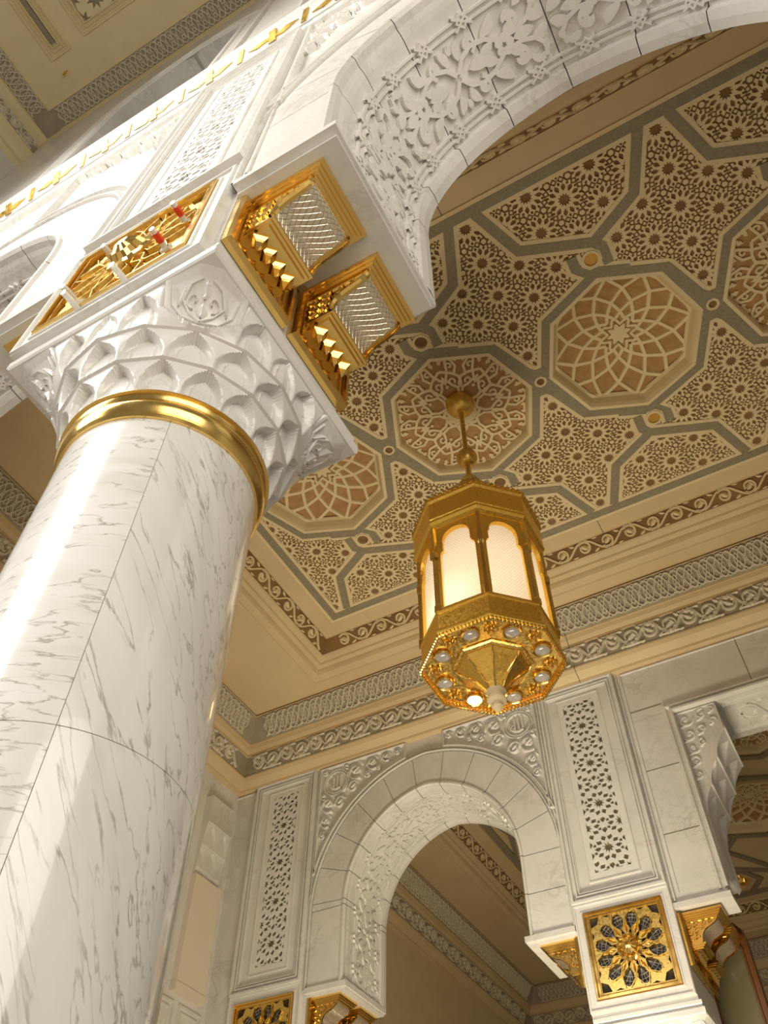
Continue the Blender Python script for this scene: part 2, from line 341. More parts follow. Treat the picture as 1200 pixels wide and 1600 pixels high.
def soffit_carving(path, yf):
    """carved arabesque band on the underside of an arch; u runs along the arch, v across it"""
    f, L = along(path); mb = MB()
    def M(u, v, h):
        x, z, nx, nz = f(u); return (x + nx * h, yf + v, z + nz * h)
    c, hw = 0.55, 0.25
    n = max(2, round(L / 0.80)); p = L / n
    for sg in (-1, 1):
        for d in (0.0, 0.05):
            v = c + sg * (hw + 0.04 + d)
            ridge(mb, [(L * i / 60, v) for i in range(61)], 0.026, 0.018, M, peak=.36)
        for k in range(n * 2):
            u = (k + .25) * p / 2 + .1; v = c + sg * (hw + .065)
            for q in (-1, 1): ridge(mb, [(u - .08, v + q * .05), (u + .08, v - q * .05)], .024, .03, M, peak=.36)
            ridge(mb, ngon((u, v), .05, 4), .02, .032, M, True, peak=.36)
    for k in range(n):
        u0 = (k + .5) * p; fl = 1 if k % 2 else -1; Q = []; top = []
        for q in (-1, 1):
            m = lambda a, b: (u0 + a * fl, c + b * q)
            mm = lambda P: [m(*t) for t in P]
            Q += stroke(mm([(-.40, .02), (-.33, .10), (-.22, .14), (-.10, .12), (0, .06), (.08, .03)]), .034)
            Q += stroke(mm(spiral((-.235, .155), .065, .022, -1.4, 4.0, 14)), .030)
            Q += stroke(mm(spiral((.13, .145), .085, .025, -2.4, 3.4, 16)), .034)
            Q += stroke(mm([(.06, .05), (.18, .045), (.28, .08), (.34, .15), (.33, .22), (.27, .225)]), .034)
            Q += [mm(leafpoly((-.12, .14), (.03, .245), .085, -.02)), mm(leafpoly((.05, .03), (.20, .11), .075, .02)), mm(leafpoly((.26, .07), (.40, .035), .085, .015)),
                  mm(leafpoly((.20, .20), (.31, .25), .06)), mm(leafpoly((-.36, .10), (-.30, .235), .075, .02)), mm(leafpoly((-.04, .07), (-.17, .045), .07, .01)), mm(leafpoly((-.40, .17), (-.42, .24), .05))]
            Q += [mm(blob((.145, .15), .032)), mm(blob((-.235, .16), .028)), mm(blob((.345, .16), .03))]
        Q += [[(u0 + a * fl, c + b) for a, b in leafpoly((-.30, 0), (-.06, 0), .10)], [(u0 + a * fl, c + b) for a, b in leafpoly((.12, 0), (.30, 0), .085)]]
        for a in range(5): Q.append(blob((u0 + fl * (.04 + .05 * cos(2 * pi * a / 5)), c + .05 * sin(2 * pi * a / 5)), .035))
        plate(mb, Q, [], M, 0.0, .026)
    return mb
def arch(cx, r, zi, zs, yf, T, half, joints, Rout):
    """voussoirs, stepped moulding, carved soffit of one arch; returns nothing, all structure"""
    rs = r - 0.07
    face = MB(); mould = MB(); N = 28
    base = arch_path(cx, r, zi, zs, N)
    def prof_path(rr): return arch_path(cx, rr, zi, zs, N)
    m = len(base); 
    # index ranges between joints
    js = [0] + sorted(joints) + [m - 1]
    outer = prof_path(Rout); inner = prof_path(r)
    profiles = [(r + .00, 0.035), (r - .012, .06), (r - .04, .062), (r - .055, .03), (r - .055, -.02), (r - .065, -.06), (rs, -.10), (rs, -.14)]
    P = [prof_path(a) for a, _ in profiles]
    lip = [(rs, T - .16), (rs - .045, T - .15), (rs - .055, T - .08), (rs - .05, T - .005), (r + .05, T - .005)]
    PL = [prof_path(a) for a, _ in lip]
    sof = MB()
    for a, b in zip(js, js[1:]):
        def cut(path):
            q = [list(t) for t in path[a:b + 1]]
            for i, j in ((0, 1), (-1, -2)):
                l = math.hypot(q[j][0] - q[i][0], q[j][1] - q[i][1]); g = .004 / l if l > 0 else 0
                if (i == 0 and a == 0) or (i == -1 and b == m - 1): g = 0
                q[i] = [q[i][0] + (q[j][0] - q[i][0]) * g, q[i][1] + (q[j][1] - q[i][1]) * g]
            return q
        o_, i_ = cut(outer), cut(inner)
        face.loft([[(x, yf - .0, z) for x, z in o_], [(x, yf - .035, z) for x, z in o_], [(x, yf - .035, z) for x, z in i_]])
        mould.loft([[(x, yf - h, z) for x, z in cut(pp)] for pp, (_, h) in zip(P, profiles)])
        sof.loft([[(x, yf + .14, z) for x, z in cut(P[-1])], [(x, yf + T - .16, z) for x, z in cut(P[-1])]])
        sof.loft([[(x, yf + h, z) for x, z in cut(pp)] for pp, (_, h) in zip(PL, lip)])
    # bottom closing strip of the impost
    for s in (1, -1):
        mould.box(min(cx + s * (rs - .05), cx + s * half), max(cx + s * (rs - .05), cx + s * half), yf - .064, yf + T, zi - .07, zi)
        mould.box(min(cx + s * (rs - .03), cx + s * half), max(cx + s * (rs - .03), cx + s * half), yf - .015, yf + T - .02, zi - .10, zi - .07)
    trim(face, M_MARB); trim(mould, M_MARB); trim(sof, M_MARB)
    trim(soffit_carving(prof_path(rs - .002), yf), M_CARV)
    om = MB()
    for d, w, h in ((.03, .03, .06), (.075, .022, .045)):
        ridge(om, prof_path(Rout + d), w, h, flat(yf))
    trim(om, M_MARB)

ZI1, ZS1, R1 = 4.70, 5.74, 1.45
ZI2, ZS2, R2 = 4.88, 5.94, 1.44
CX1L, CX1R = PC1 - PH - 2.02, PC1 + PH + 1.99
CX2 = -5.02
# ------------------------------------------------------------------ walls
ZN = 20.0
w = MB()
gal = [(cx, 1.35, 11.6, 15.9) for cx in (-4.7, .53)]
holes = [opening(CX1L, R1 + .02, ZI1, ZS1, CX1L - 2.03, PC1 - PH), opening(CX1R, R1 + .02, ZI1, ZS1, PC1 + PH, CX1R + 2.0)]
plate(w, [rect(-12.0, 7.0, 3.85, ZN + .2)], holes + [[(a + r, zb)] + arch_path(a, r, zb + .1, zt)[1:-1] + [(a - r, zb)] for a, r, zb, zt in gal],
      lambda u, v, h: (u, Y1 + h, v), T1, 0.0, back=True)
struct(w, 'wall_front', M_MARB)
w = MB()
plate(w, [rect(X3, 7.0, 3.83, ZC + .6)], [opening(CX2, R2 + .02, ZI2, ZS2, PC2L + PH + .07, PC2 - PH),
      [(PC2 + PH, FL - .1), (PC2 + PH, ZI2), (-1.40, ZI2), (-1.40, 7.5), (4.4, 7.5), (4.4, FL - .1)]], lambda u, v, h: (u, Y2 + h, v), T2, 0.0, back=True)
struct(w, 'wall_back', M_MARB)
w = MB()
plate(w, [rect(Y1 + T1, Y2 + T2, FL, ZC + .6)], [], lambda u, v, h: (X3 - h, u, v), .3, 0, back=True); struct(w, 'wall_left', M_MARB)
w = MB(); w.box(X3 - .3, X3, Y2 + T2, Y2 + 14, FL, ZC + .6); struct(w, 'wall_outer', M_CREAMW)
w = MB(); w.box(7.0, 7.3, Y1, Y2 + 14, FL, ZC + .6); struct(w, 'wall_light_block', M_MARB)  # unseen end wall, added to stop light leaking in from the right
w = MB(); w.box(X3, 7.0, 23.6, 23.9, FL, ZC + .6); struct(w, 'wall_far', M_MARB)
w = MB(); w.box(-12.3, 9, -12, 24, FL - .2, FL); struct(w, 'floor', M_FLOOR)
w = MB(); w.box(-10.2, -9.9, -8, Y1, FL + 9, ZN + .2); struct(w, 'wall_nave', M_MARB)

# arches
arch(CX1R, R1, ZI1, ZS1, Y1, T1, 1.98, [2, 9, 16, 23, 30, 37, 44, 51, 58], 1.97)
arch(CX1L, R1, ZI1, ZS1, Y1, T1, 2.00, [2, 9, 16, 23, 30, 37, 44, 51, 58], 1.97)
arch(CX2, R2, ZI2, ZS2, Y2, T2, 1.99, [1, 2, 7, 12, 17, 22, 27, 32, 37, 42, 47, 52, 57, 58], 1.96)

# ------------------------------------------------------------------ bands of ornament
def frieze(mb, u0, u1, v0, v1, M, p=0.46, h=0.028, w=0.024, curls=True):
    c, A = (v0 + v1) / 2, (v1 - v0) * .46; n = max(1, round((u1 - u0) / p)); p = (u1 - u0) / n; k = 16
    for j in range(4):
        ph = pi / 2 * j
        ridge(mb, [(u0 + p * i / k, c + A * sin(2 * pi * i / k + ph)) for i in range(n * k + 1)], w, h * (1 + .3 * (j % 2)), M)
    for i in range(n * 4):
        u = u0 + i * p / 4
        if i % 2: ridge(mb, leafpoly((u, c - A * .62), (u, c + A * .62), p * .17), w * .8, h * .9, M, True)
        else: ridge(mb, leafpoly((u, c - A * .30), (u, c + A * .30), p * .10), w * .7, h * .8, M, True)
    if curls:
        for i in range(n * 4):
            u = u0 + (i + .5) * p / 4
            for s in (-1, 1):
                if i % 2: ridge(mb, spiral((u, c + s * A * .90), .036, .010, 0 if s > 0 else pi, 5 if s > 0 else pi + 5, 8), .016, h, M)
                else: lens(mb, (u - .05, c + s * A * .95), (u + .03, c + s * A * .80), .035, h, M, 4)
def scroll_band(mb, u0, u1, v0, v1, M, p=0.37, h=0.035, w=0.04, leaf=False):
    H = v1 - v0; c = (v0 + v1) / 2; n = max(1, round((u1 - u0) / p)); p = (u1 - u0) / n
    for i in range(n):
        s = 1 if i % 2 == 0 else -1; uc = u0 + (i + .5) * p; R = min(H * .44, p * .44)
        ridge(mb, [(uc + a, c + s * b) for a, b in spiral((0, .0), R, R * .62, -2.5, 3.6, 22)], w, h, M, peak=.36)
        ridge(mb, [(uc + p * .5 + a * p, c - s * b * H) for a, b in ((-.42, .46), (-.2, .30), (-.05, .08), (.05, -.08), (.2, -.30), (.42, -.46))], w, h, M, peak=.36)
        lens(mb, (uc - R * .5, c - s * R * .45), (uc + R * .45, c + s * R * .35), R * .75, h * 1.2, M)
        lens(mb, (uc + R * .1, c + s * R * .6), (uc + R * .7, c - s * R * .2), R * .4, h, M)
        lens(mb, (uc + p * .36, c + s * H * .47), (uc + p * .60, c + s * H * .30), H * .20, h, M)
        lens(mb, (uc + p * .40, c - s * H * .47), (uc + p * .64, c - s * H * .44), H * .13, h, M)
        if leaf:
            for q in (-.42, 0, .42): dome(mb, (uc + q * R * 1.5, c - s * H * (.36 - abs(q) * .35)), H * .14, h * 1.2, M, 8)
            lens(mb, (uc - R * 1.1, c - s * H * .44), (uc + R * 1.1, c - s * H * .44), H * .14, h, M)
LOWER = [(.66, 9.50), (.645, 9.50), (.64, 9.52), (.62, 9.52), (.40, 9.15), (.40, 9.12), (.385, 9.12), (.36, 9.05), (.315, 9.0), (.315, 8.955), (.30, 8.95), (.255, 8.60), (.27, 8.58), (.27, 8.555), (.235, 8.50), (.16, 8.475), (.11, 8.44), (.10, 8.40), (0.0, 8.40)]
FRZ_D, SCR_D = ((.62, 9.52), (.40, 9.15)), ((.30, 8.95), (.255, 8.60))
def slope(A, B, place):                 # (u along, v down the slope, height off it)
    (d0, z0), (d1, z1) = A, B; l = math.hypot(d1 - d0, z1 - z0); nd, nz = (z0 - z1) / l, -(d0 - d1) / l
    nd, nz = abs(nd), -abs(nz)
    def M(u, v, h):
        t = v / l; return place(u, d0 + (d1 - d0) * t + nd * h, z0 + (z1 - z0) * t + nz * h)
    return M, l
def cornice(runs, zoff=0.0):
    """runs: (place(u,d,z), u_start(d), u_end(d), u0, u1)"""
    mould, fg, fr, sg, sr = MB(), MB(), MB(), MB(), MB()
    for place, us, ue, f0, f1 in runs:
        for seg, mb in ((LOWER[:4], mould), (LOWER[3:5], fg), (LOWER[4:11], mould), (LOWER[10:12], sg), (LOWER[11:], mould)):
            mb.loft([[place(us(d), d, z + zoff), place(ue(d), d, z + zoff)] for d, z in seg])
        M, l = slope(FRZ_D[0], FRZ_D[1], lambda u, d, z: place(u, d, z + zoff)); frieze(fr, f0 + .12, f1 - .05, 0.02, l - .02, M)
        M, l = slope(SCR_D[0], SCR_D[1], lambda u, d, z: place(u, d, z + zoff)); scroll_band(sr, f0 - .25, f1, 0.015, l - .015, M, .30, .035, .035, True)
    trim(mould, M_CREAM); trim(fg, M_FRZ); trim(fr, M_FRZR); trim(sg, M_FRZ); trim(sr, M_FRZR)
YB = Y1 + T1
on_back = lambda u, d, z: (u, Y2 - d, z)
on_left = lambda u, d, z: (X3 + d, u, z)
on_front = lambda u, d, z: (u, YB + d, z)
cornice([(on_back, lambda d: X3 + d, lambda d: 7.0, X3 + .66, 4.2),
         (on_left, lambda d: YB + d, lambda d: Y2 - d, YB + .4, Y2 - .66),
         (on_front, lambda d: X3 + d, lambda d: 7.0, X3 + .6, -5.5)])
# upper ring round the patterned ceiling
CX0, CXR, CY0, CY1 = -5.85, 6.4, 3.40, 8.68
UPPER = [(0, 10.0), (.012, 10.0), (.02, 9.98), (.035, 9.985), (.32, 9.985), (.335, 9.965), (.345, 9.99), (.352, 9.998), (.498, 9.79), (.505, 9.80), (.53, 9.775), (.60, 9.735), (.615, 9.70), (.69, 9.685), (.705, 9.64), (.73, 9.60), (.78, 9.585), (.85, 9.58), (.87, 9.55), (.90, 9.54)]
def ring(x0, xr, y0, y1, sides, dz=0.0, left_extra=0.0):
    mould, sg, sr = MB(), MB(), MB()
    runs = {'back': (lambda u, e, z: (u, y1 + e, z), lambda e: x0 - e, lambda e: xr, x0 - .2, xr),
            'left': (lambda u, e, z: (x0 - e, u, z), lambda e: y0 - e, lambda e: y1 + e, y0 - .2, y1 + .2),
            'front': (lambda u, e, z: (u, y0 - e, z), lambda e: x0 - e, lambda e: xr, x0 - .2, xr)}
    for s in sides:
        place, us, ue, a, b = runs[s]
        for seg, mb in ((UPPER[:8], mould), (UPPER[7:9], sg), (UPPER[8:], mould)):
            mb.loft([[place(us(e), e, z + dz), place(ue(e), e, z + dz)] for e, z in seg])
        scroll_band(sr, a, b, .012, .242, lambda u, v, h: place(u, .352 + .574 * v - .819 * h, 9.998 + dz - .819 * v - .574 * h), .37, .022, .034)
    trim(mould, M_CREAM); trim(sg, M_BROWN); trim(sr, M_CREAMW)
ring(CX0, CXR, CY0, CY1, ('back', 'left', 'front'))
s = MB(); zf = 9.54
plate(s, [rect(X3, 7.0, YB, Y2)], [rect(CX0 - .89, 6.9, CY0 - .72, CY1 + .89)], lambda u, v, h: (u, v, zf + h), .1, 0)
trim(s, M_CREAM)

# hairline joints in the plaster
m = MB()
for place, prof, u, e_ in ((lambda u, e, z: (u, CY1 + e, z), UPPER[:8], -1.12, 1), (lambda u, e, z: (u, CY0 - e, z), UPPER[:8], -1.13, 1), (on_back, LOWER, -2.28, 0), (on_back, LOWER, .9, 0)):
    m.loft([[place(u + k, d + (0 if e_ else .003), z - .003) for d, z in prof] for k in (-.006, .006)])
trim(m, M_JOINT)
# ------------------------------------------------------------------ aisle ceiling with star lattice
OX, OY, PX = 0.22, 6.03, 2.35
OCT = [OX + PX * k for k in (-2, -1, 0, 1)]
RO = 1.10
c = MB()
plate(c, [rect(CX0 - .3, CXR + .4, CY0 - .3, CY1 + .3)], [ngon((x, OY), .98, 8) for x in OCT], lambda u, v, h: (u, v, ZC + h), .02, 0)
struct(c, 'ceiling', M_BROWN)
straps = [stroke(rect(CX0 + .08, CXR - .05, CY0 + .08, CY1 - .08), 1, True)]
paths = [(rect(CX0 + .08, CXR - .05, CY0 + .08, CY1 - .08), True)]
for x in OCT + [OX + 2 * PX]:
    paths.append((ngon((x, OY), RO, 8), True))
    for s in (1, -1):
        paths.append(([(x - s * 1.0, OY - s * 2.5), (x - s * .72, OY - s * 1.83), (x + s * .12, OY - s * 1.50), (x + s * .20, OY - s * 1.40), (x + s * .20, OY - s * 1.16)], False))
        paths.append(([(x + s * 1.0, OY - s * 2.5), (x + s * .74, OY - s * 1.83), (x + s * .16, OY - s * 1.52)], False))
        paths.append(([(x + s * .4, OY - s * .97), (x - s * .10, OY - s * 1.18), (x - s * .19, OY - s * 1.28), (x - s * .19, OY - s * 1.44)], False))
    xe = x + PX / 2
    for s in (1, -1):
        paths.append(([(xe - s * .38, OY - s * .80), (xe - s * .30, OY - s * .64), (xe - s * .10, OY - s * .22), (xe - s * .02, OY - s * .14), (xe + s * .1, OY - s * .14)], False))
def inside(p): return CX0 - .02 < p[0] < CXR + .02 and CY0 - .02 < p[1] < CY1 + .02
def strap_quads(wd):
    q = []
    for pts, cl in paths:
        pts = [(min(max(a, CX0 + .05), CXR - .02), min(max(b, CY0 + .05), CY1 - .05)) for a, b in pts]
        q += stroke(pts, wd, cl)
    return q
spots = []
for x in OCT: spots += [((x + .02, OY - 1.31), .11), ((x + .0, OY + 1.29), .11)]
eye = [((x + PX / 2 + s * .0, OY), .055) for x in OCT for s in (1,)]
spot_holes = [ngon(p, r, 8, .39) for p, r in spots + eye]
oct_in = [ngon((x, OY), RO - .09, 8) for x in OCT]
down = lambda u, v, h: (u, v, ZC - h)
b = MB(); plate(b, strap_quads(.232), oct_in + spot_holes, down, -.02, .040); trim(b, M_CREAMW)
b = MB(); plate(b, strap_quads(.125), oct_in + [ngon(p, r + .035, 8, .39) for p, r in spots + eye], down, .03, .048); trim(b, M_STRAP)
holes, isl = [], []
DX, DY = PX / 6, 0.485
def in_oct(p, r): 
    for x in OCT:
        dx, dy = abs(p[0] - x), abs(p[1] - OY)
        if max(dx * cos(pi / 8) + dy * sin(pi / 8), dx * sin(pi / 8) + dy * cos(pi / 8)) < r: return True
    return False
for i in range(-17, 17):
    for j in range(-1, 8):
        for s in (1, -1):
            u = OX + i * DX; vv = (1.657 - 1.5 * DY * 2) + (DY / 2 if i % 2 else 0) + j * DY - DY
            if vv < -.15: continue
            p = (u, OY + s * vv)
            if not inside(p) or in_oct(p, .78): continue
            holes.append(star(p, .082, .054, 12, .13))
            for k in range(12):
                a = 2 * pi * (k + .5) / 12
                holes.append(petal(p, a, .104, .165, .200, .027))
            for k in range(12):
                a = 2 * pi * k / 12 + pi / 12 * 0
                if k % 2 == 0 and False: continue
                holes.append(petal(p, a, .176, .203, .226, .017))
            if vv > .1:
                for a in (0, pi / 3, 2 * pi / 3):      # bow ties half way to the neighbours
                    q = (p[0] + (DX * (1 if a < 2 else -1) if a else 0), p[1] + (DY / 2 if a else DY)); mx, my = (p[0] + q[0]) / 2, (p[1] + q[1]) / 2
                    ta = atan2(q[1] - p[1], q[0] - p[0]) + pi / 2
                    for g in (1, -1):
                        cx_, cy_ = mx + g * .045 * cos(ta), my + g * .045 * sin(ta)
                        holes.append(ngon((cx_, cy_), .047, 4, ta)); isl.append(ngon((cx_, cy_), .022, 4, ta))
                for g in (1, -1):
                    t = (p[0] + g * DX * .667, p[1] + 0)
                    holes.append(ngon(t, .060, 6, 0)); isl.append(ngon(t, .034, 6, 0))
b = MB(); plate(b, [rect(CX0, CXR, CY0, CY1)], holes, down, -.005, .03, isl, False, oct_in + spot_holes); trim(b, M_CREAMW)

# medallions
def frame_ring(mb, c, R0, prof):
    mb.loft([[(c[0] + r * cos(pi / 4 * k), c[1] + r * sin(pi / 4 * k), z) for k in range(8)] for r, z in prof], True)
def medallion_dome(c, z, label):
    t = thing('ceiling_medallion', label, 'ceiling medallion', (c[0], c[1], z), 'octagonal ceiling medallions'); R = .95
    f = MB(); frame_ring(f, c, R, [(1.05, z), (1.05, z - .05), (1.0, z - .055), (.985, z - .03), (.97, z + .0), (.94, z + .10), (.90, z + .14)]); f.build('frame', M_CREAMW, t)
    prof = lambda r: z + .14 + .16 * (1 - (r / .92) ** 2) if r < .92 else z + .14
    d = MB(); d.lathe([(.98, z + .14), (.92, z + .14)] + [(.92 * k, prof(.92 * k)) for k in (.85, .7, .5, .3, .15, .001)], 32, (c[0], c[1], 0), 0, False); d.build('dome', M_TERRA, t)
    l = MB(); M = lambda u, v, h: (c[0] + u, c[1] + v, prof(math.hypot(u, v)) - h)
    rr = [.235, .34, .50, .70, .915]
    for k in range(12):
        for s in (1, -1):
            pts = [(r * cos(2 * pi * k / 12 + s * i * pi / 12 + .1), r * sin(2 * pi * k / 12 + s * i * pi / 12 + .1)) for i, r in enumerate(rr)]
            ridge(l, pts, .058, .035, M, peak=.36)
    ridge(l, [(r * cos(a), r * sin(a)) for a, r in ((2 * pi * k / 24 + .1, .905 if k % 2 else .93) for k in range(24))], .05, .035, M, True, peak=.36)
    l.build('lattice', M_CREAMW, t)
    s = MB(); 
    s2 = [(.13 + .03 * cos(8 * a)) for a in [2 * pi * k / 48 for k in range(48)]]
    pts = [(s2[k] * cos(2 * pi * k / 48), s2[k] * sin(2 * pi * k / 48)) for k in range(48)]
    plate(s, [pts], [], M, 0.0, .03); ridge(s, [(a * 1.55, b * 1.55) for a, b in pts], .045, .04, M, True, peak=.36); s.build('rosette', M_CREAMW, t)
    return t
def medallion_arab(c, z, label):
    t = thing('ceiling_medallion', label, 'ceiling medallion', (c[0], c[1], z), 'octagonal ceiling medallions')
    f = MB(); frame_ring(f, c, .95, [(1.05, z), (1.05, z - .05), (1.0, z - .055), (.985, z - .03), (.975, z + .0), (.96, z + .11)]); f.build('frame', M_CREAMW, t)
    d = MB(); plate(d, [ngon(c, 1.0, 8)], [], lambda u, v, h: (u, v, z + .11 + h), .02, 0); d.build('ground', M_TERRA, t)
    q = []
    def P(k, pts, mir=False):
        a0 = pi / 4 * k; out = []
        for x, y in pts:
            y = -y if mir else y; out.append((c[0] + x * cos(a0) - y * sin(a0), c[1] + x * sin(a0) + y * cos(a0)))
        return out
    for k in range(8):
        for m in (False, True):
            q += stroke(P(k, [(.22, 0), (.30, .10), (.40, .135), (.47, .08), (.58, .03), (.70, .10), (.84, .14), (.95, .20)], m), .036)
            q += stroke(P(k, [(.40, .135), (.44, .20), (.56, .215), (.64, .15), (.74, .0)], m), .036)
            q += stroke(P(k, [(.62, .17), (.72, .24), (.84, .22), (.93, .12), (.90, .04)], m), .034)
            q += stroke(P(k, spiral((.53, .09), .06, .015, 2.6, -2.0, 8), m), .026)
            q += stroke(P(k, spiral((.76, .16), .055, .012, -1, 4, 8), m), .026)
            q += stroke(P(k, [(.96, .33), (.86, .30), (.80, .33)], m), .03)
            q.append(P(k, [(.78, .27), (.83, .25), (.87, .29), (.83, .33)], m)); q.append(P(k, [(.82, .05), (.87, .03), (.91, .07), (.87, .10)], m))
        q.append(P(k, [(.50, 0), (.57, -.045), (.66, 0), (.57, .045)])); q.append(P(k, [(.44, 0), (.47, -.03), (.5, 0), (.47, .03)]))
        q += stroke(P(k, [(.22, 0), (.25, .06), (.22 * cos(pi / 4) + .02, .22 * sin(pi / 4) - .02)]), .05)
    q.append(ngon(c, .21, 24))
    l = MB(); plate(l, q, [], lambda u, v, h: (u, v, z + .11 - h), 0, .035); l.build('arabesque', M_CREAMW, t)
    return t
medallion_dome((OCT[0], OY), ZC, 'ochre lattice dome medallion half hidden behind the column capital')
medallion_arab((OCT[1], OY), ZC, 'arabesque octagon medallion the lantern hangs from')
medallion_dome((OCT[2], OY), ZC, 'ochre lattice dome medallion right of the lantern, with a star at its centre')
medallion_arab((OCT[3], OY), ZC, 'arabesque octagon medallion cut off by the right edge of the photo')
for (p, r), lab, lit in zip(spots, ('', '', 'dark empty spotlight hole above the lantern medallion', 'small spotlight hole beside the lantern neck',
        'brass round downlight above the lattice dome, near the big arch', 'brass round downlight below the lattice dome, towards the far wall', '', ''), (0, 0, 0, 0, 1, 1, 0, 0)):
    lab = lab or {0: 'round downlight over the medallion behind the capital', 1: 'tiny downlight hole below the half hidden dome medallion', 6: 'downlight above the medallion at the right edge', 7: 'downlight below the medallion at the right edge'}[[q[0] for q in spots].index(p)]
    t = thing('ceiling_downlight', lab, 'downlight', (p[0], p[1], ZC - .04), 'round downlights set in the ceiling straps')
    m = MB(); m.lathe([(.115, 9.99), (.115, 9.945), (.085, 9.945), (.085, 10.06)], 20, (p[0], p[1], 0), 0, False); m.build('rim', M_CREAMW, t)
    m = MB(); m.lathe([(.001, 9.975 if lit else 10.06), (.088, 9.975 if lit else 10.06), (.088, 10.07)], 20, (p[0], p[1], 0), 0, False); m.build('cover', M_BRASS if lit else M_DARK, t)

# ------------------------------------------------------------------ carved elements of the piers
def lattice_holes(x0, x1, z0, z1, cx, a=.48, b=.64):
    H = []; n = int((z1 - z0) / b) + 3
    def ten(p):
        H.append(star(p, .084, .046, 10, pi / 2))
        for k in range(10):
            an = pi / 2 + 2 * pi * (k + .5) / 10; H.append(petal(p, an, .094, .146, .190, .036))
    zb = z0 + .30
    for j in range(-1, n):
        z = zb + j * b
        ten((cx, z)); ten((cx - a / 2, z + b / 2)); ten((cx + a / 2, z + b / 2))
        for px, pz in ((cx, z + b / 2), (cx - a / 2, z), (cx + a / 2, z)):
            for s in (1, -1):
                H.append(petal((px, pz), s * pi / 2, .022, .085, .125, .036))
                for g in (1, -1): H.append(star((px + s * .062, pz + g * .052), .036, .017, 5, pi / 2))
    out = []
    for h in H:
        if all(x0 - .06 < p[0] < x1 + .06 and z0 - .06 < p[1] < z1 + .06 for p in h):
            out.append([(min(max(p[0], x0), x1), min(max(p[1], z0), z1)) for p in h])
        elif any(x0 < p[0] < x1 and z0 < p[1] < z1 for p in h):
            q = [(min(max(p[0], x0), x1), min(max(p[1], z0), z1)) for p in h]; out.append(q)
    return out
def frame_rect(mb, x0, x1, z0, z1, w, h, M): ridge(mb, rect(x0 + w / 2, x1 - w / 2, z0 + w / 2, z1 - w / 2), w, h, M, True, peak=.3)
def lattice_panel(cx, yf, z0, z1, label):
    t = thing('lattice_panel', label, 'carved panel', (cx, yf, z0), 'pierced marble panels above the gold grilles'); M = flat(yf)
    f = MB(); plate(f, [rect(cx - PH, cx + PH, z0, z1)], [rect(cx - .47, cx + .47, z0 + .16, z1 - .15)], M, 0, .05)
    for d, w, h in ((.0, .05, .10), (.075, .03, .085), (.115, .02, .075)): frame_rect(f, cx - PH + d, cx + PH - d, z0 + d, z1 - d, w, h, M)
    f.build('border', M_MARB, t)
    p = MB(); lx0, lx1, lz0, lz1 = cx - .24, cx + .24, z0 + .36, z1 - .30
    plate(p, [rect(cx - .47, cx + .47, z0 + .16, z1 - .15)], [rect(cx - .32, cx + .32, lz0 - .10, lz1 + .08)], M, 0, .035)
    frame_rect(p, cx - .345, cx + .345, lz0 - .125, lz1 + .105, .03, .05, M); p.build('field', M_MARB, t)
    l = MB(); plate(l, [rect(cx - .32, cx + .32, lz0 - .10, lz1 + .08)], lattice_holes(lx0, lx1, lz0, lz1, cx), M, -.0, .04); l.build('lattice', M_CARV, t)
    b = MB(); plate(b, [rect(cx - .3, cx + .3, lz0 - .06, lz1 + .06)], [], M, .0, .006); b.build('backing', M_JOINT, t)
    return t
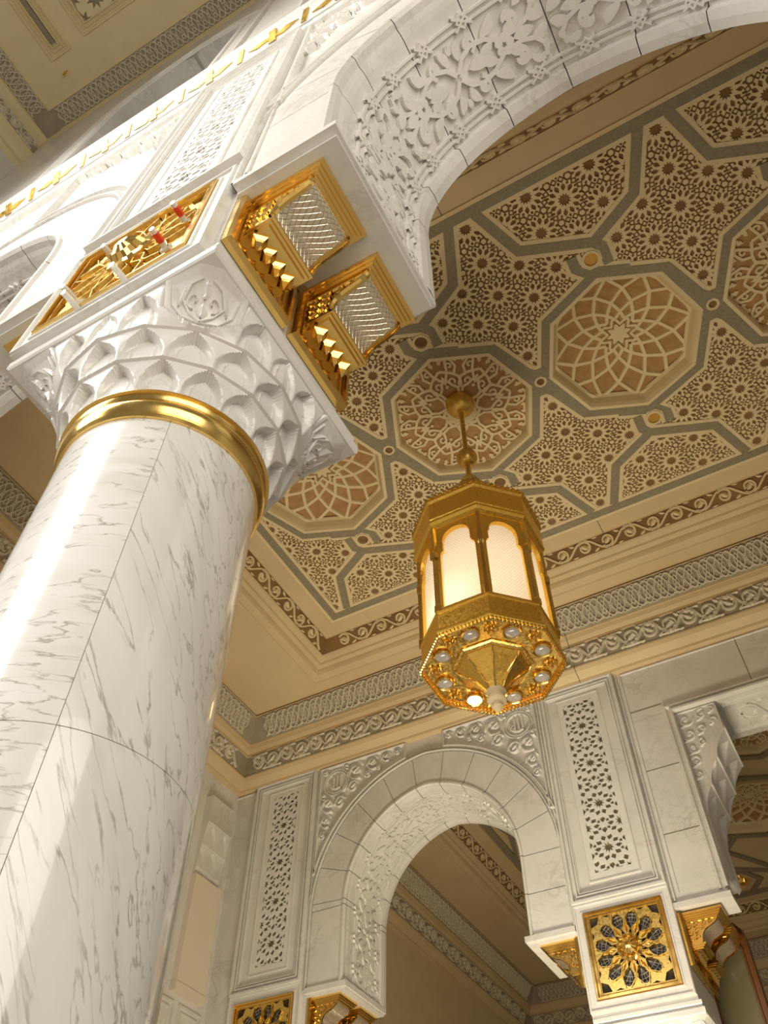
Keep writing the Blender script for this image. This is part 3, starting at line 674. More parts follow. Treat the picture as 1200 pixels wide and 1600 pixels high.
def star_grille(cx, yf, zc, label):
    t = thing('star_grille', label, 'gold grille', (cx, yf, zc - .6), 'square gold star grilles on the piers'); M = flat(yf); S = .475
    f = MB(); plate(f, [rect(cx - PH, cx + PH, zc - .62, zc + .62)], [rect(cx - .505, cx + .505, zc - .505, zc + .505)], M, 0, .05)
    frame_rect(f, cx - PH, cx + PH, zc - .62, zc + .62, .03, .065, M); frame_rect(f, cx - .53, cx + .53, zc - .53, zc + .53, .025, .062, M); f.build('marble_surround', M_MARB, t)
    g = MB(); plate(g, [rect(cx - .505, cx + .505, zc - .505, zc + .505)], [rect(cx - .435, cx + .435, zc - .435, zc + .435)], M, .0, .045)
    frame_rect(g, cx - .505, cx + .505, zc - .505, zc + .505, .035, .075, M); frame_rect(g, cx - .455, cx + .455, zc - .455, zc + .455, .02, .06, M); g.build('gold_frame', M_GOLD, t)
    H = []; c = (cx, zc)
    for k in range(12):
        a = pi / 12 + k * pi / 6
        H.append([(c[0] + x * cos(a) - y * sin(a), c[1] + x * sin(a) + y * cos(a)) for x, y in ((.212, 0), (.27, -.048), (.35, -.074), (.405, -.060), (.426, 0), (.405, .060), (.35, .074), (.27, .048))])
        H.append(petal(c, k * pi / 6 + pi / 12, .155, .185, .215, .025))
    for sx in (1, -1):
        for sz in (1, -1):
            m = lambda x, y: (cx + sx * x, zc + sz * y)
            H.append([m(.43, .43), m(.31, .43), m(.345, .345), m(.43, .31)])
            H.append([m(.43, .27), m(.405, .215), m(.43, .16)]); H.append([m(.27, .43), m(.215, .405), m(.16, .43)])
    l = MB(); plate(l, [rect(cx - .437, cx + .437, zc - .437, zc + .437)], H, M, -.0, .04)
    for k in range(12):
        a = k * pi / 6
        for s in (1, -1):
            R = [(.15, s * .012), (.215, s * .046), (.30, s * .006), (.345, s * .012), (.43, s * .085)]
            ridge(l, [(c[0] + x * cos(a) - y * sin(a), c[1] + x * sin(a) + y * cos(a)) for x, y in R], .014, .062, M, h0=.03)
        lens(l, (c[0] + .175 * cos(a), c[1] + .175 * sin(a)), (c[0] + .285 * cos(a), c[1] + .285 * sin(a)), .045, .058, M, 4, .03)
    l.build('star_lattice', M_GOLDS, t)
    b = MB(); R = []
    for r, h in ((.155, .03), (.15, .075), (.125, .085), (.11, .07), (.085, .115), (.04, .14), (.005, .145)):
        R.append([M(c[0] + r * (1 + (.12 if k % 2 else -.05)) * cos(pi * k / 12), c[1] + r * (1 + (.12 if k % 2 else -.05)) * sin(pi * k / 12), h) for k in range(24)])
    b.loft(R, True); b.build('boss', M_GOLD, t)
    k_ = MB(); plate(k_, [rect(cx - .44, cx + .44, zc - .44, zc + .44)], [], M, 0, .004); k_.build('dark_backing', M_DARK, t)
    wb = MB()
    for k in range(12):
        a = pi / 12 + k * pi / 6
        for da in (-.14, 0, .14): ridge(wb, [(c[0] + .24 * cos(a), c[1] + .24 * sin(a)), (c[0] + .42 * cos(a + da), c[1] + .42 * sin(a + da))], .004, .014, M)
        for r in (.31, .36, .40): ridge(wb, [(c[0] + r * cos(a + d * .045), c[1] + r * (sin(a + d * .045))) for d in range(-4, 5)], .004, .014, M)
    wb.build('wire_mesh', M_WEB, t)
    return t
def spandrel(cx, s, R, zs, xedge, ztop, yf, label):
    """triangular carved field between arch ring and pier; s = +1 right of arch, -1 left"""
    t = thing('spandrel_panel', label, 'carved panel', (cx + s * R * .8, yf, ztop), 'carved spandrel panels beside the arches'); M = flat(yf)
    ap = arch_path(0, R, zs - .5, zs, 28); ap = [p for p in ap if p[0] >= .25 and p[1] > zs + .45]
    pts = [(cx + s * x, z) for x, z in ap]; x_in = pts[-1]
    poly = [(xedge, pts[0][1] + .12)] + [(x, z + .0) for x, z in pts[1:]] + [(x_in[0], ztop), (xedge, ztop)]
    f = MB(); ridge(f, poly, .032, .065, M, True); f.build('border', M_MARB, t)
    q = MB(); rc = (xedge - s * .30, ztop - .31)
    for r in (.20, .235): ridge(q, ngon(rc, r, 28), .022, .035, M, True)
    u = s
    for x, za, zb in ((.085, -.11, .13), (.02, -.10, .12), (-.045, -.10, .10)): ridge(q, [(rc[0] + x, rc[1] + za), (rc[0] + x, rc[1] + zb)], .032, .045, M, peak=.4)
    ridge(q, [(rc[0] + .085, rc[1] - .10), (rc[0] + .0, rc[1] - .13), (rc[0] - .09, rc[1] - .09), (rc[0] - .11, rc[1] + .02)], .03, .045, M, peak=.4)
    ridge(q, spiral((rc[0] - .09, rc[1] - .04), .04, .03, 0, 6.2, 10), .022, .045, M); q.build('roundel', M_CARV, t)
    a = MB()
    def arch_z(x):
        d = abs(x - cx)
        return zs + sqrt(max(0, (R + .15) ** 2 - (d + .15) ** 2)) if d < R else zs
    random.seed(int(abs(xedge * 100)))
    cand = [(xedge - s * .17, ztop - .70, .15), (xedge - s * .40, ztop - .72, .11), (xedge - s * .14, ztop - 1.0, .11), (xedge - s * .10, ztop - 1.24, .07), (xedge - s * .68, ztop - .22, .16), (xedge - s * .64, ztop - .50, .11),
            (xedge - s * 1.0, ztop - .17, .12), (xedge - s * .92, ztop - .36, .07), (xedge - s * 1.26, ztop - .13, .085), (xedge - s * 1.47, ztop - .11, .06), (xedge - s * .08, ztop - .53, .06), (xedge - s * .10, ztop - .09, .06), (xedge - s * .5, ztop - .07, .05), (xedge - s * 1.12, ztop - .3, .05)]
    for i, (x, z, r) in enumerate(cand):
        while r > .03 and z - r < arch_z(x) + .06: r *= .8
        if z - r < arch_z(x) + .03: continue
        g = 1 if i % 2 else -1
        ridge(a, spiral((x, z), r, r * .2, 1.0 * g, 1.0 * g + g * 6.8, 22), max(.02, r * .26), .055, M)
        lens(a, (x - r * .3, z - r * .2), (x + r * .4, z + r * .3), r * .55, .07, M)
        lens(a, (x + r * .9, z + r * .6), (x + r * .3, z + r * 1.25), r * .45, .035, M); lens(a, (x - r * 1.15, z - r * .2), (x - r * .8, z + r * .8), r * .4, .035, M)
    a.build('foliage', M_CARV, t)
    return t
Z_ST1, Z_ST2 = 4.485, 4.49
star_grille(PC1 - .04, Y1, Z_ST1, 'gold star grille on the near pier, seen steeply, right above the column capital')
lattice_panel(PC1, Y1, 5.16, 9.45, 'pierced white marble panel on the near pier, steeply foreshortened at the upper left')
star_grille(PC2, Y2, Z_ST2, 'gold star grille with round boss on the far pier at lower right')
star_grille(PC2L, Y2, Z_ST2 - .12, 'gold star grille on the far left pier, only its top visible at the bottom edge')
lattice_panel(PC2, Y2, 5.11, 8.42, 'tall pierced marble panel right of the far arch, above the gold star')
lattice_panel(PC2L, Y2, 4.98, 8.42, 'tall pierced marble panel left of the far arch, beside the column')
spandrel(CX2, -1, 2.06, ZS2, PC2L + PH + .08, 8.37, Y2, 'carved spandrel with a monogram roundel at the upper left of the far arch')
spandrel(CX2, 1, 2.06, ZS2, PC2 - PH - .08, 8.37, Y2, 'carved spandrel with a monogram roundel right of the far arch, under the lantern')
spandrel(CX1L, 1, 2.10, ZS1, PC1 - PH - .10, 9.35, Y1, 'carved spandrel above the left near arch, steeply foreshortened')
spandrel(CX1R, -1, 2.10, ZS1, PC1 + PH + .10, 9.35, Y1, 'carved spandrel at the top above the big near arch')

# pier mouldings, joints, blocks on the far wall
m = MB(); M2 = flat(Y2); M1 = flat(Y1)
ridge(m, [(X3, 8.37), (PC2L + PH + .02, 8.37)], .02, .03, M2)
for x in (PC2L + PH + .035, PC2 - PH - .035, PC2 + PH + .035): ridge(m, [(x, 4.9), (x, 8.42)], .03, .04, M2)
ridge(m, [(PC2 + PH + .1, 5.0), (PC2 + PH + .1, 8.36), (6.9, 8.36)], .02, .02, M2)
ridge(m, [(-1.20, 4.92), (-1.20, 7.56), (4.4, 7.56)], .05, .05, M2); ridge(m, [(-1.12, 4.92), (-1.12, 7.48), (4.4, 7.48)], .06, .07, M2)
m.box(PC2 + PH, -1.10, Y2 - .04, Y2 + .42, ZI2 - .07, ZI2); m.box(PC2 + PH, -1.37, Y2 + .42, Y2 + T2, ZI2 - .07, ZI2); m.box(-1.785, -1.13, Y2 - .003, Y2 + .40, ZI2, 7.5); m.box(-1.41, -1.13, Y2 + .40, Y2 + T2, 5.35, 7.5)
trim(m, M_MARB)
m = MB()
for z in (5.75, 6.68, 7.66): ridge(m, [(PC2 + PH + .1, z), (-1.22, z)], .010, .007, M2, peak=.45)
for x in (.05, 1.2): ridge(m, [(x, 7.6), (x, 8.4)], .010, .004, M2, peak=.45)
for x in (-8.6,): ridge(m, [(x, 5.0), (x, 5.005)], .01, .004, M2)
trim(m, M_JOINT)
# carved underside of the flat lintel
m = MB(); Ml = lambda u, v, h: (u, Y2 + v, 7.5 - h)
for k in range(3):
    u0 = -.45 + k * 1.55
    ridge(m, rect(u0, u0 + 1.35, .22, .92), .04, .03, Ml, True)
    scroll_band(m, u0 + .1, u0 + 1.25, .3, .84, Ml, .42, .03, .04)
trim(m, M_CARV)
# near wall mouldings above the arches
m = MB()
for z, w_, h in ((9.50, .06, .06), (9.62, .03, .04), (10.22, .05, .02), (10.8, .05, .03), (11.02, .05, .04)): ridge(m, [(-9.9, z), (7, z)], w_, h, M1)
for x in (PC1 - PH - .06, PC1 + PH + .06): ridge(m, [(x, 4.8), (x, 9.48)], .03, .05, M1)
m.loft([[(x, Y1 - h, z) for x in (-9.9, 7)] for h, z in ((0, 11.22), (.085, 11.26), (.10, 11.32), (.10, 11.4), (.0, 11.42))])
for a, r, zb, zt in gal:
    ridge(m, arch_path(a, r + .12, zb, zt), .10, .03, M1, peak=.4); ridge(m, arch_path(a, r + .42, zb, zt), .03, .02, M1)
for x in (-2.35, 3.0): frame_rect(m, x - .5, x + .6, 11.8, 18.5, .08, .05, M1)
trim(m, M_MARB)
m = MB(); scroll_band(m, -9.8, 6.5, 9.68, 10.14, M1, .55, .03, .05, True); trim(m, M_CARV)
m = MB(); m.loft([[(x, y, z) for x in (-9.9, 7)] for y, z in ((Y1, 10.34), (Y1 - .03, 10.30), (Y1 - .13, 10.42), (Y1 - .13, 10.5), (Y1, 10.56))]); trim(m, M_MARB)
m = MB(); random.seed(3); x = -9.8                      # gilt inscription: flowing strokes on the white underside of the ledge
Mi = lambda u, v, h: (u, Y1 - .03 - .10 * v - .6 * h, 10.30 + .12 * v - .8 * h)
while x < 6.8:
    l = random.uniform(.35, .6)
    ridge(m, [(x, .3 + random.uniform(-.1, .1)), (x + l * .3, .5), (x + l * .7, .4), (x + l, .6)], .2, .012, Mi, peak=.45)
    ridge(m, [(x + l * .45, .1), (x + l * .55, .9)], .10, .016, Mi, peak=.45)
    x += l + random.uniform(.08, .16)
    ridge(m, [(x, .1), (x + .08, .9)], .07, .012, Mi, peak=.45); x += .2
tag(m.build('gilt_inscription', M_GOLDM, loc=(-1.5, Y1 - .08, 10.3)), 'long band of gilt script running across the upper near wall', 'inscription')
for a, r, zb, zt in gal:                                   # grey soffit blocks of the gallery arches
    m = MB(); P = arch_path(a, r, zb + .15, zt)
    for i in range(0, len(P) - 1, 4):
        q = P[i:i + 5]; q = [q[0]] + q[1:]; 
        e0 = (q[0][0] + (q[1][0] - q[0][0]) * .06, q[0][1] + (q[1][1] - q[0][1]) * .06); q[0] = e0
        m.loft([[(x, Y1 + .03, z) for x, z in q], [(x * .995 + a * .005, Y1 + T1 - .02, z) for x, z in q]])
    trim(m, M_GREYM)
    m = MB(); m.box(a - r - .1, a + r + .1, Y1 + T1 - .02, Y1 + T1 + .02, zb - .2, zt + r + .3); trim(m, M_GREYM)

# nave ceiling above the eye
m = MB(); plate(m, [rect(-10.0, 7, -8, Y1)], [], lambda u, v, h: (u, v, ZN + h), .1, 0)
NL = -9.9
o = struct(m, 'ceiling_nave', M_CREAMW)
cm, fg, fr, sg, sr = MB(), MB(), MB(), MB(), MB()
cm.loft([[(x, y, z) for x in (NL, 7)] for y, z in ((.885, ZN - .005), (.885, ZN - .03), (.90, ZN - .05), (.90, ZN - .2), (.93, ZN - .25))])
for y in (.45, .885): cm.box(NL + 1.0, 7, y - .012, y + .012, ZN - .03, ZN)
fg.box(NL + 1.02, 7, .45, .885, ZN - .012, ZN)
frieze(fr, NL + 1.15, 6.5, .47, .87, lambda u, v, h: (u, v, ZN - .012 - h), .55, .03, .03)
fg.box(NL + .58, NL + 1.02, -8, .885, ZN - .012, ZN)
frieze(fr, -6, .38, NL + .60, NL + 1.0, lambda u, v, h: (v, u, ZN - .012 - h), .55, .03, .03)
for x in (NL + .58, NL + 1.02): cm.box(x - .012, x + .012, -8, .45, ZN - .03, ZN)
cm.loft([[(x, y, z) for y in (-8, Y1)] for x, z in ((NL + .57, ZN), (NL + .5, ZN - .06), (NL + .38, ZN - .1), (NL + .36, ZN - .16))])
sg.loft([[(x, y, z) for y in (-8, Y1)] for x, z in ((NL + .36, ZN - .16), (NL + .30, ZN - .5))])
scroll_band(sr, -6, .8, ZN - .49, ZN - .17, lambda u, v, h: (NL + .30 + .06 * (v - ZN + .5) / .34 + h, u, v), .36, .04, .04, True)
cm.loft([[(x, y, z) for y in (-8, Y1)] for x, z in ((NL + .31, ZN - .5), (NL + .33, ZN - .56), (NL + .2, ZN - .75), (NL + .12, ZN - .8), (NL + .12, ZN - .95), (NL, ZN - 1.0))])
trim(cm, M_CREAMW); trim(fg, M_FRZ); trim(fr, M_FRZR); trim(sg, M_FRZ); trim(sr, M_FRZR)
m = MB(); Mn = lambda u, v, h: (u, v, ZN - h)
for x0, x1, y1 in ((-8.12, -7.58, -.24), (-7.2, -4.2, -.28)):
    for d, w_, h in ((0, .05, .05), (.1, .03, .04), (.17, .04, .05)): frame_rect(m, x0 + d, x1 - d, -4.5, y1 - d, w_, h, Mn)
trim(m, M_CREAMW)
m = MB(); plate(m, [rect(-6.98, -4.4, -4.2, -.48)], [star((-6.98 + .45 * i, -.48 - .45 * j + (.22 if i % 2 else 0)), .2, .1, 8) for i in range(7) for j in range(10)], Mn, 0, .05)
trim(m, M_CREAMW)
m = MB(); m.box(-7.9, -7.8, -4.2, -.5, ZN - .06, ZN); m.box(-6.98, -4.4, -4.2, -.48, ZN - .012, ZN - .008); trim(m, M_STRAP)
m = MB(); tube(m, [(-8.05, -.14 + .2, ZN), (-8.05, .06, ZN - .1), (-8.02, .04, ZN - .16), (-7.95, .04, ZN - .16), (-7.94, .04, ZN - .1)], .02, 8)
tag(m.build('ceiling_hook', M_GOLDM, loc=(-8.05, .06, ZN)), 'small brass hook on the cream nave ceiling at the top left', 'hook')

# ------------------------------------------------------------------ column with muqarnas capital
CC = (-2.03, 1.53)
col = thing('marble_column', 'big round white marble column with a gold ring and honeycomb capital at the left', 'column', (CC[0], CC[1], FL), 'marble columns under the piers')
def shaft_r(z): return .455 - .015 * (z - FL) / (3.0 - FL) + (.012 if z < 0 else 0)
seam = radians(316)
for z0, z1, offk in ((FL + .55, 1.4135, 0), (1.4165, 2.98, 0)):
    for k in range(3):
        sh = MB(); a0, a1 = seam + k * 2 * pi / 3 + .0022, seam + (k + 1) * 2 * pi / 3 - .0022; n = 32
        A = [a0 + (a1 - a0) * i / n for i in range(n + 1)]
        sh.loft([[(CC[0] + r * cos(a), CC[1] + r * sin(a), z) for a in A] for z, r in ((z0, .43), (z0, shaft_r(z0)), (z1, shaft_r(z1)), (z1, .43))])
        sh.build('shaft_slab', M_SHAFTH if k == 2 else M_SHAFT, col, smooth=True)
sc = MB(); sc.lathe([(.440, FL + .5), (.436, 3.0)], 64, (*CC, 0)); sc.build('core', M_JOINTL, col, smooth=True)
bs = MB(); bs.lathe([(.68, FL), (.68, FL + .2), (.60, FL + .25), (.60, FL + .33), (.52, FL + .4), (.5, FL + .5), (.47, FL + .55)], 8, (*CC, 0), pi / 8); bs.build('base', M_CAP, col)
g = MB(); g.lathe([(.43, 2.955), (.452, 2.955), (.462, 2.968), (.455, 2.982), (.468, 3.0), (.476, 3.03), (.470, 3.06), (.458, 3.072), (.470, 3.085), (.472, 3.105), (.486, 3.108), (.486, 3.113), (.43, 3.114)], 96, (*CC, 0), 0, False); g.build('gold_ring', M_GOLD, col, smooth=True)
# capital surface: tiers of scooped niches growing from round to square
def sq(a, hs, rnd):       # rounded square radius
    p = rnd; return hs / ((abs(cos(a)) ** p + abs(sin(a)) ** p) ** (1 / p))
ZT = [3.112, 3.30, 3.475, 3.70]
def poly16(a, off):       # radius factor of a 16-sided polygon with corners at off
    w_ = 2 * pi / 16; d = ((a / w_ + off) % 1.0 - .5) * w_; return cos(w_ / 2) / cos(d)
def tier_r(a, k):         # radius of the ridge line at the start of tier k
    if k == 0: return .466
    if k == 1: return .540 * poly16(a, .5)
    if k == 2: return .606 * poly16(a, 0)
    return min(sq(a, .628, 20), .835)
cp = MB(); NA = 576; rows = []; NZ = [20, 20, 24]; CNT = [16, 16, 16]; OFF = [0, .5, 0.5]
for k in range(3):
    for i in range(NZ[k] + (1 if k == 2 else 0)):
        t = i / NZ[k]; z = ZT[k] + (ZT[k + 1] - ZT[k]) * t; row = []
        for j in range(NA):
            a = 2 * pi * j / NA; ph = (a / (2 * pi) * CNT[k] + OFF[k]) % 1.0; u = (ph - .5) * 2
            r0, r1 = tier_r(a, k), tier_r(a, k + 1)
            wid = .92; top = .93
            dcor = abs((a % (pi / 2)) - pi / 4)
            if k == 2:
                sa = ((a + pi / 4) % (pi / 2)) - pi / 4          # angle from the middle of the side
                ph = ((sa + .495) / .33) % 1.0; u = (ph - .5) * 2
            wd = wid * (1 - max(0, (t - .22) / (top - .22)) ** 2.1) if t < top else 0       # pointed arch outline
            ridge_r = r0 + .014 + (r1 - r0 - .014) * t ** .9; r = ridge_r
            if k == 2 and dcor < .29:                      # carved corner shield, hanging to a point
                lim = .285 * min(1, .30 + t * 1.6)
                if dcor < lim:
                    r = r0 + .022 + (r1 - r0 - .022) * t ** 1.9
                    if lim - .035 < dcor < lim - .012 or (t > .88 and dcor < lim - .012): r += .014
            elif wd > 0 and abs(u) < wd:
                q = abs(u) / wd; back = r0 + .003 + (r1 - r0) * .10 * t
                e = min(1, (1 - q) / .24); r = ridge_r - max(0, ridge_r - back) * (1 - (1 - e) ** 2.0)
                if t < .62 and .52 < q < .60: r += .005
            row.append((CC[0] + r * cos(a), CC[1] + r * sin(a), z))
        rows.append(row)
    if k < 2:                                              # small ledge between tiers
        rows.append([(CC[0] + (tier_r(2 * pi * j / NA, k + 1) + .012) * cos(2 * pi * j / NA), CC[1] + (tier_r(2 * pi * j / NA, k + 1) + .012) * sin(2 * pi * j / NA), ZT[k + 1] - .004) for j in range(NA)])
cp.loft(rows, True); cp.build('capital', M_CAP, col, smooth=True)
for sx, sy in ((1, -1), (-1, -1), (1, 1), (-1, 1)):        # foliage carved on the corner shields
    q = MB(); a = atan2(sy, sx)
    def M(u, v, h):
        t = v; k = 2; an = a + u; r0, r1 = tier_r(an, 2), tier_r(an, 3); r = r0 + .022 + (r1 - r0 - .022) * t ** 1.9 + h
        return (CC[0] + r * cos(an), CC[1] + r * sin(an), ZT[2] + (ZT[3] - ZT[2]) * t - h * .4)
    for s in (1, -1):
        ridge(q, [(s * x, y) for x, y in ((0, .12), (.08, .3), (.14, .55), (.10, .76), (.03, .82))], .018, .012, M)
        ridge(q, [(s * a_, .52 + b_ * 2.6) for a_, b_ in spiral((.065, .0), .055, .012, -1.5, 4, 10)], .014, .012, M)
        ridge(q, [(s * x, y) for x, y in ((.22, .84), (.21, .5), (.13, .2), (.0, .06))], .012, .012, M)
    lens(q, (0, .22), (0, .48), .09, .014, M); lens(q, (0, .55), (0, .80), .07, .014, M); lens(q, (-.17, .45), (-.13, .75), .05, .014, M); lens(q, (.17, .45), (.13, .75), .05, .014, M)
    q.build('corner_carving', M_CAP, col)
ab = MB()
def sqr(hs, z): return [(CC[0] + sx * hs, CC[1] + sy * hs, z) for sx, sy in ((1, 1), (-1, 1), (-1, -1), (1, -1))]
ab.loft([sqr(h, z) for h, z in ((.50, 3.69), (.635, 3.69), (.645, 3.70), (.645, 3.755), (.625, 3.765), (.62, 3.79), (.628, 3.80), (.628, 3.835), (.60, 3.85), (.4, 3.86))], True, True); ab.build('abacus', M_CAP, col)
c2 = copy_tree(col, (PC2 + .02, Y2 + .60, FL - .02), 'white marble column with carved capital top under the far gold star, at the bottom edge')
c3 = copy_tree(col, (PC2L, Y2 + .60, FL - .12), 'white marble column under the far left pier, below the bottom edge')
# ------------------------------------------------------------------ gold corbel lamps
def corbel_lamp(label, loc, rotz, wd=.36):
    """local: +x out of the pier face, y along it, z down from the impost"""
    t = thing('corbel_lamp', label, 'wall lamp', (0, 0, 0), 'gold corbel lamps under the arch imposts'); h = wd / 2
    m = MB()
    for o_, z0, z1, e in ((.52, -.03, 0, .055), (.495, -.05, -.03, .04), (.475, -.07, -.05, .025), (.455, -.085, -.07, .008)): m.box(0, o_, -h - e, h + e, z0, z1)
    m.build('top_plate', M_GOLD, t)
    C = [(.43, -.085), (.43, -.105), (.418, -.125), (.39, -.15), (.34, -.175), (.295, -.19), (.26, -.21), (.23, -.24), (.212, -.275), (.203, -.31), (.20, -.345)]
    g = MB(); g.loft([[(x, -h + .02 + (wd - .04) * i / 6, z) for i in range(7)] for x, z in C])
    g.uv = [((i % 7) / 6.0 * .45, (i // 7) / 10.0 * .5) for i in range(len(g.v))]
    g.build('glass', M_WOVEN, t, smooth=True)
    for s in (-1, 1):
        sp = MB(); pts = [(.03, -.345), (.03, -.085), (.43, -.085)] + C[1:]
        plate(sp, [pts], [], lambda u, v, k: (u, s * (h - .02 + k), v), 0, .022); sd = sp.build('side_panel', M_GOLD, t)
        cv = MB(); Ms = lambda u, v, k: (u, s * (h + .002 + k), v)
        ridge(cv, C, .022, .018, Ms); ridge(cv, [(.03, -.335), (.03, -.10), (.40, -.10)], .016, .014, Ms)
        for cx, cz, r in ((.09, -.14, .035), (.17, -.135, .035), (.26, -.13, .03), (.34, -.125, .025), (.09, -.215, .035), (.17, -.205, .033), (.09, -.285, .03), (.155, -.275, .03), (.24, -.185, .022)):
            ridge(cv, spiral((cx, cz), r, .006, cx * 40, cx * 40 + 7, 10), .014, .016, Ms); lens(cv, (cx - r, cz - r * .6), (cx, cz - r * 1.1), .02, .014, Ms)
        sub(cv, 'scroll_relief', M_GOLD, sd)
    b = MB(); b.box(0, .225, -h - .008, h + .008, -.37, -.345); b.box(0, .205, -h, h, -.385, -.37); b.box(0, .185, -h + .015, h - .015, -.405, -.385); b.build('bar', M_GOLD, t)
    for k in range(4):
        d = MB(); y = -h + .06 + (wd - .12) * k / 3
        d.loft([[(.10 + r * cos(a), y + r * sin(a), z) for a in (0, pi / 2, pi, 3 * pi / 2)] for r, z in ((.058, -.405), (.055, -.42), (.034, -.44), (.026, -.455), (.002, -.53))], True); d.build('drop', M_GOLD, t)
    p = MB(); p.box(0, .03, -h - .09, h + .09, -.60, 0); 
    Mb = lambda u, v, k: (.03 + k, u, v)
    frame_rect(p, -h - .09, h + .09, -.60, -.0, .04, .028, Mb); frame_rect(p, -h - .025, h + .025, -.55, -.03, .02, .015, Mb); p.build('back_plate', M_GOLD, t)
    t.location = loc; t.rotation_euler = (0, 0, rotz); t['org'] = (0, 0, 0)
    return t
zl1, zl2 = ZI1 - .10, ZI2 - .10
L0 = corbel_lamp('gold corbel lamp on the near pier, nearest to the camera, beside the capital corner', (PC1 + PH + .005, Y1 + .275, zl1), 0)
for x, y, z, rz, lab in ((PC1 + PH + .005, Y1 + .86, zl1, 0, 'second gold corbel lamp on the near pier, next to the star ceiling'),
        (PC1 - PH - .005, Y1 + .275, zl1, pi, 'gold corbel lamp on the left side of the near pier, only its corner showing'),
        (PC1 - PH - .005, Y1 + .86, zl1, pi, 'gold corbel lamp behind the left side of the near pier, hidden'),
        (PC2 + PH + .005, Y2 + .275, zl2, 0, 'front gold corbel lamp on the far pier, right of its gold star'),
        (PC2 + PH + .005, Y2 + .83, zl2, 0, 'rear gold corbel lamp on the right side of the far pier'),
        (PC2 - PH - .005, Y2 + .275, zl2, pi, 'front gold corbel lamp under the right end of the far arch'),
        (PC2 - PH - .005, Y2 + .83, zl2, pi, 'rear gold corbel lamp under the right end of the far arch'),
        (PC2L + PH + .075, Y2 + .275, zl2, 0, 'front gold corbel lamp under the left end of the far arch, at the bottom edge'),
        (PC2L + PH + .075, Y2 + .83, zl2, 0, 'rear gold corbel lamp under the left end of the far arch')):
    copy_tree(L0, (x, y, z), lab, rz)

# tall wooden lantern box behind the far pier
t = thing('wall_lantern', 'tall dark brown pointed lantern box behind the gold corbel lamps of the far pier', 'wall lantern', (-1.55, Y2 + T2, 3.0))
wx0, wx1, wy, wz = -1.86, -1.24, Y2 + T2 + .04, 5.12; Mf = flat(wy); wc = (wx0 + wx1) / 2
out = [(wx0, 3.0), (wx1, 3.0), (wx1, wz - .22), (wc + .14, wz), (wc - .14, wz), (wx0, wz - .22)]
inn = [(wx0 + .07, 3.08), (wx1 - .07, 3.08), (wx1 - .07, wz - .42), (wc + .12, wz - .22), (wc, wz - .14), (wc - .12, wz - .22), (wx0 + .07, wz - .42)]
m = MB(); plate(m, [out], [inn], Mf, -.30, .0); ridge(m, out, .03, .02, Mf, True); ridge(m, inn, .03, .025, Mf, True); m.build('frame', M_WOOD, t)
m = MB(); plate(m, [inn], [], Mf, -.06, -.03); m.build('panel', M_DULLG, t)
m = MB(); m.box(wx0 + .02, wx1 - .02, wy + .25, wy + .29, 3.0, wz - .25); m.build('back', M_WOOD, t)

# small clip-on fittings on the near star grille
for i, (x, z, red, lab) in enumerate(((-1.75, 4.52, 1, 'clear clip fitting with a red band, upper right on the near gold grille'), (-1.80, 4.20, 1, 'clear clip fitting with a long red band, middle of the near gold grille'),
        (-2.22, 4.50, 0, 'plain clear clip fitting at the upper left of the near gold grille'), (-2.36, 4.12, 0, 'plain clear clip fitting at the left edge of the near gold grille'), (-2.30, 3.98, 0, 'plain clear clip fitting at the lower left corner of the near gold grille'), (-1.98, 3.96, 0, 'short clear clip fitting at the bottom middle of the near gold grille'))):
    t = thing('clip_fitting', lab, 'clip', (x, Y1 - .05, z), 'clear clip fittings on the near gold grille')
    m = MB(); tube(m, [(x, Y1 - .05, z), (x + .01, Y1 - .10, z - .01), (x + .015, Y1 - .17, z - .03)], .018, 8); m.box(x - .03, x + .03, Y1 - .055, Y1 - .04, z - .03, z + .03); m.build('holder', M_CLEAR, t, smooth=True)
    if red:
        m = MB(); tube(m, [(x + .008, Y1 - .09, z - .008), (x + .012, Y1 - .145, z - .022)], .021, 8); m.build('band', M_RED, t, smooth=True)

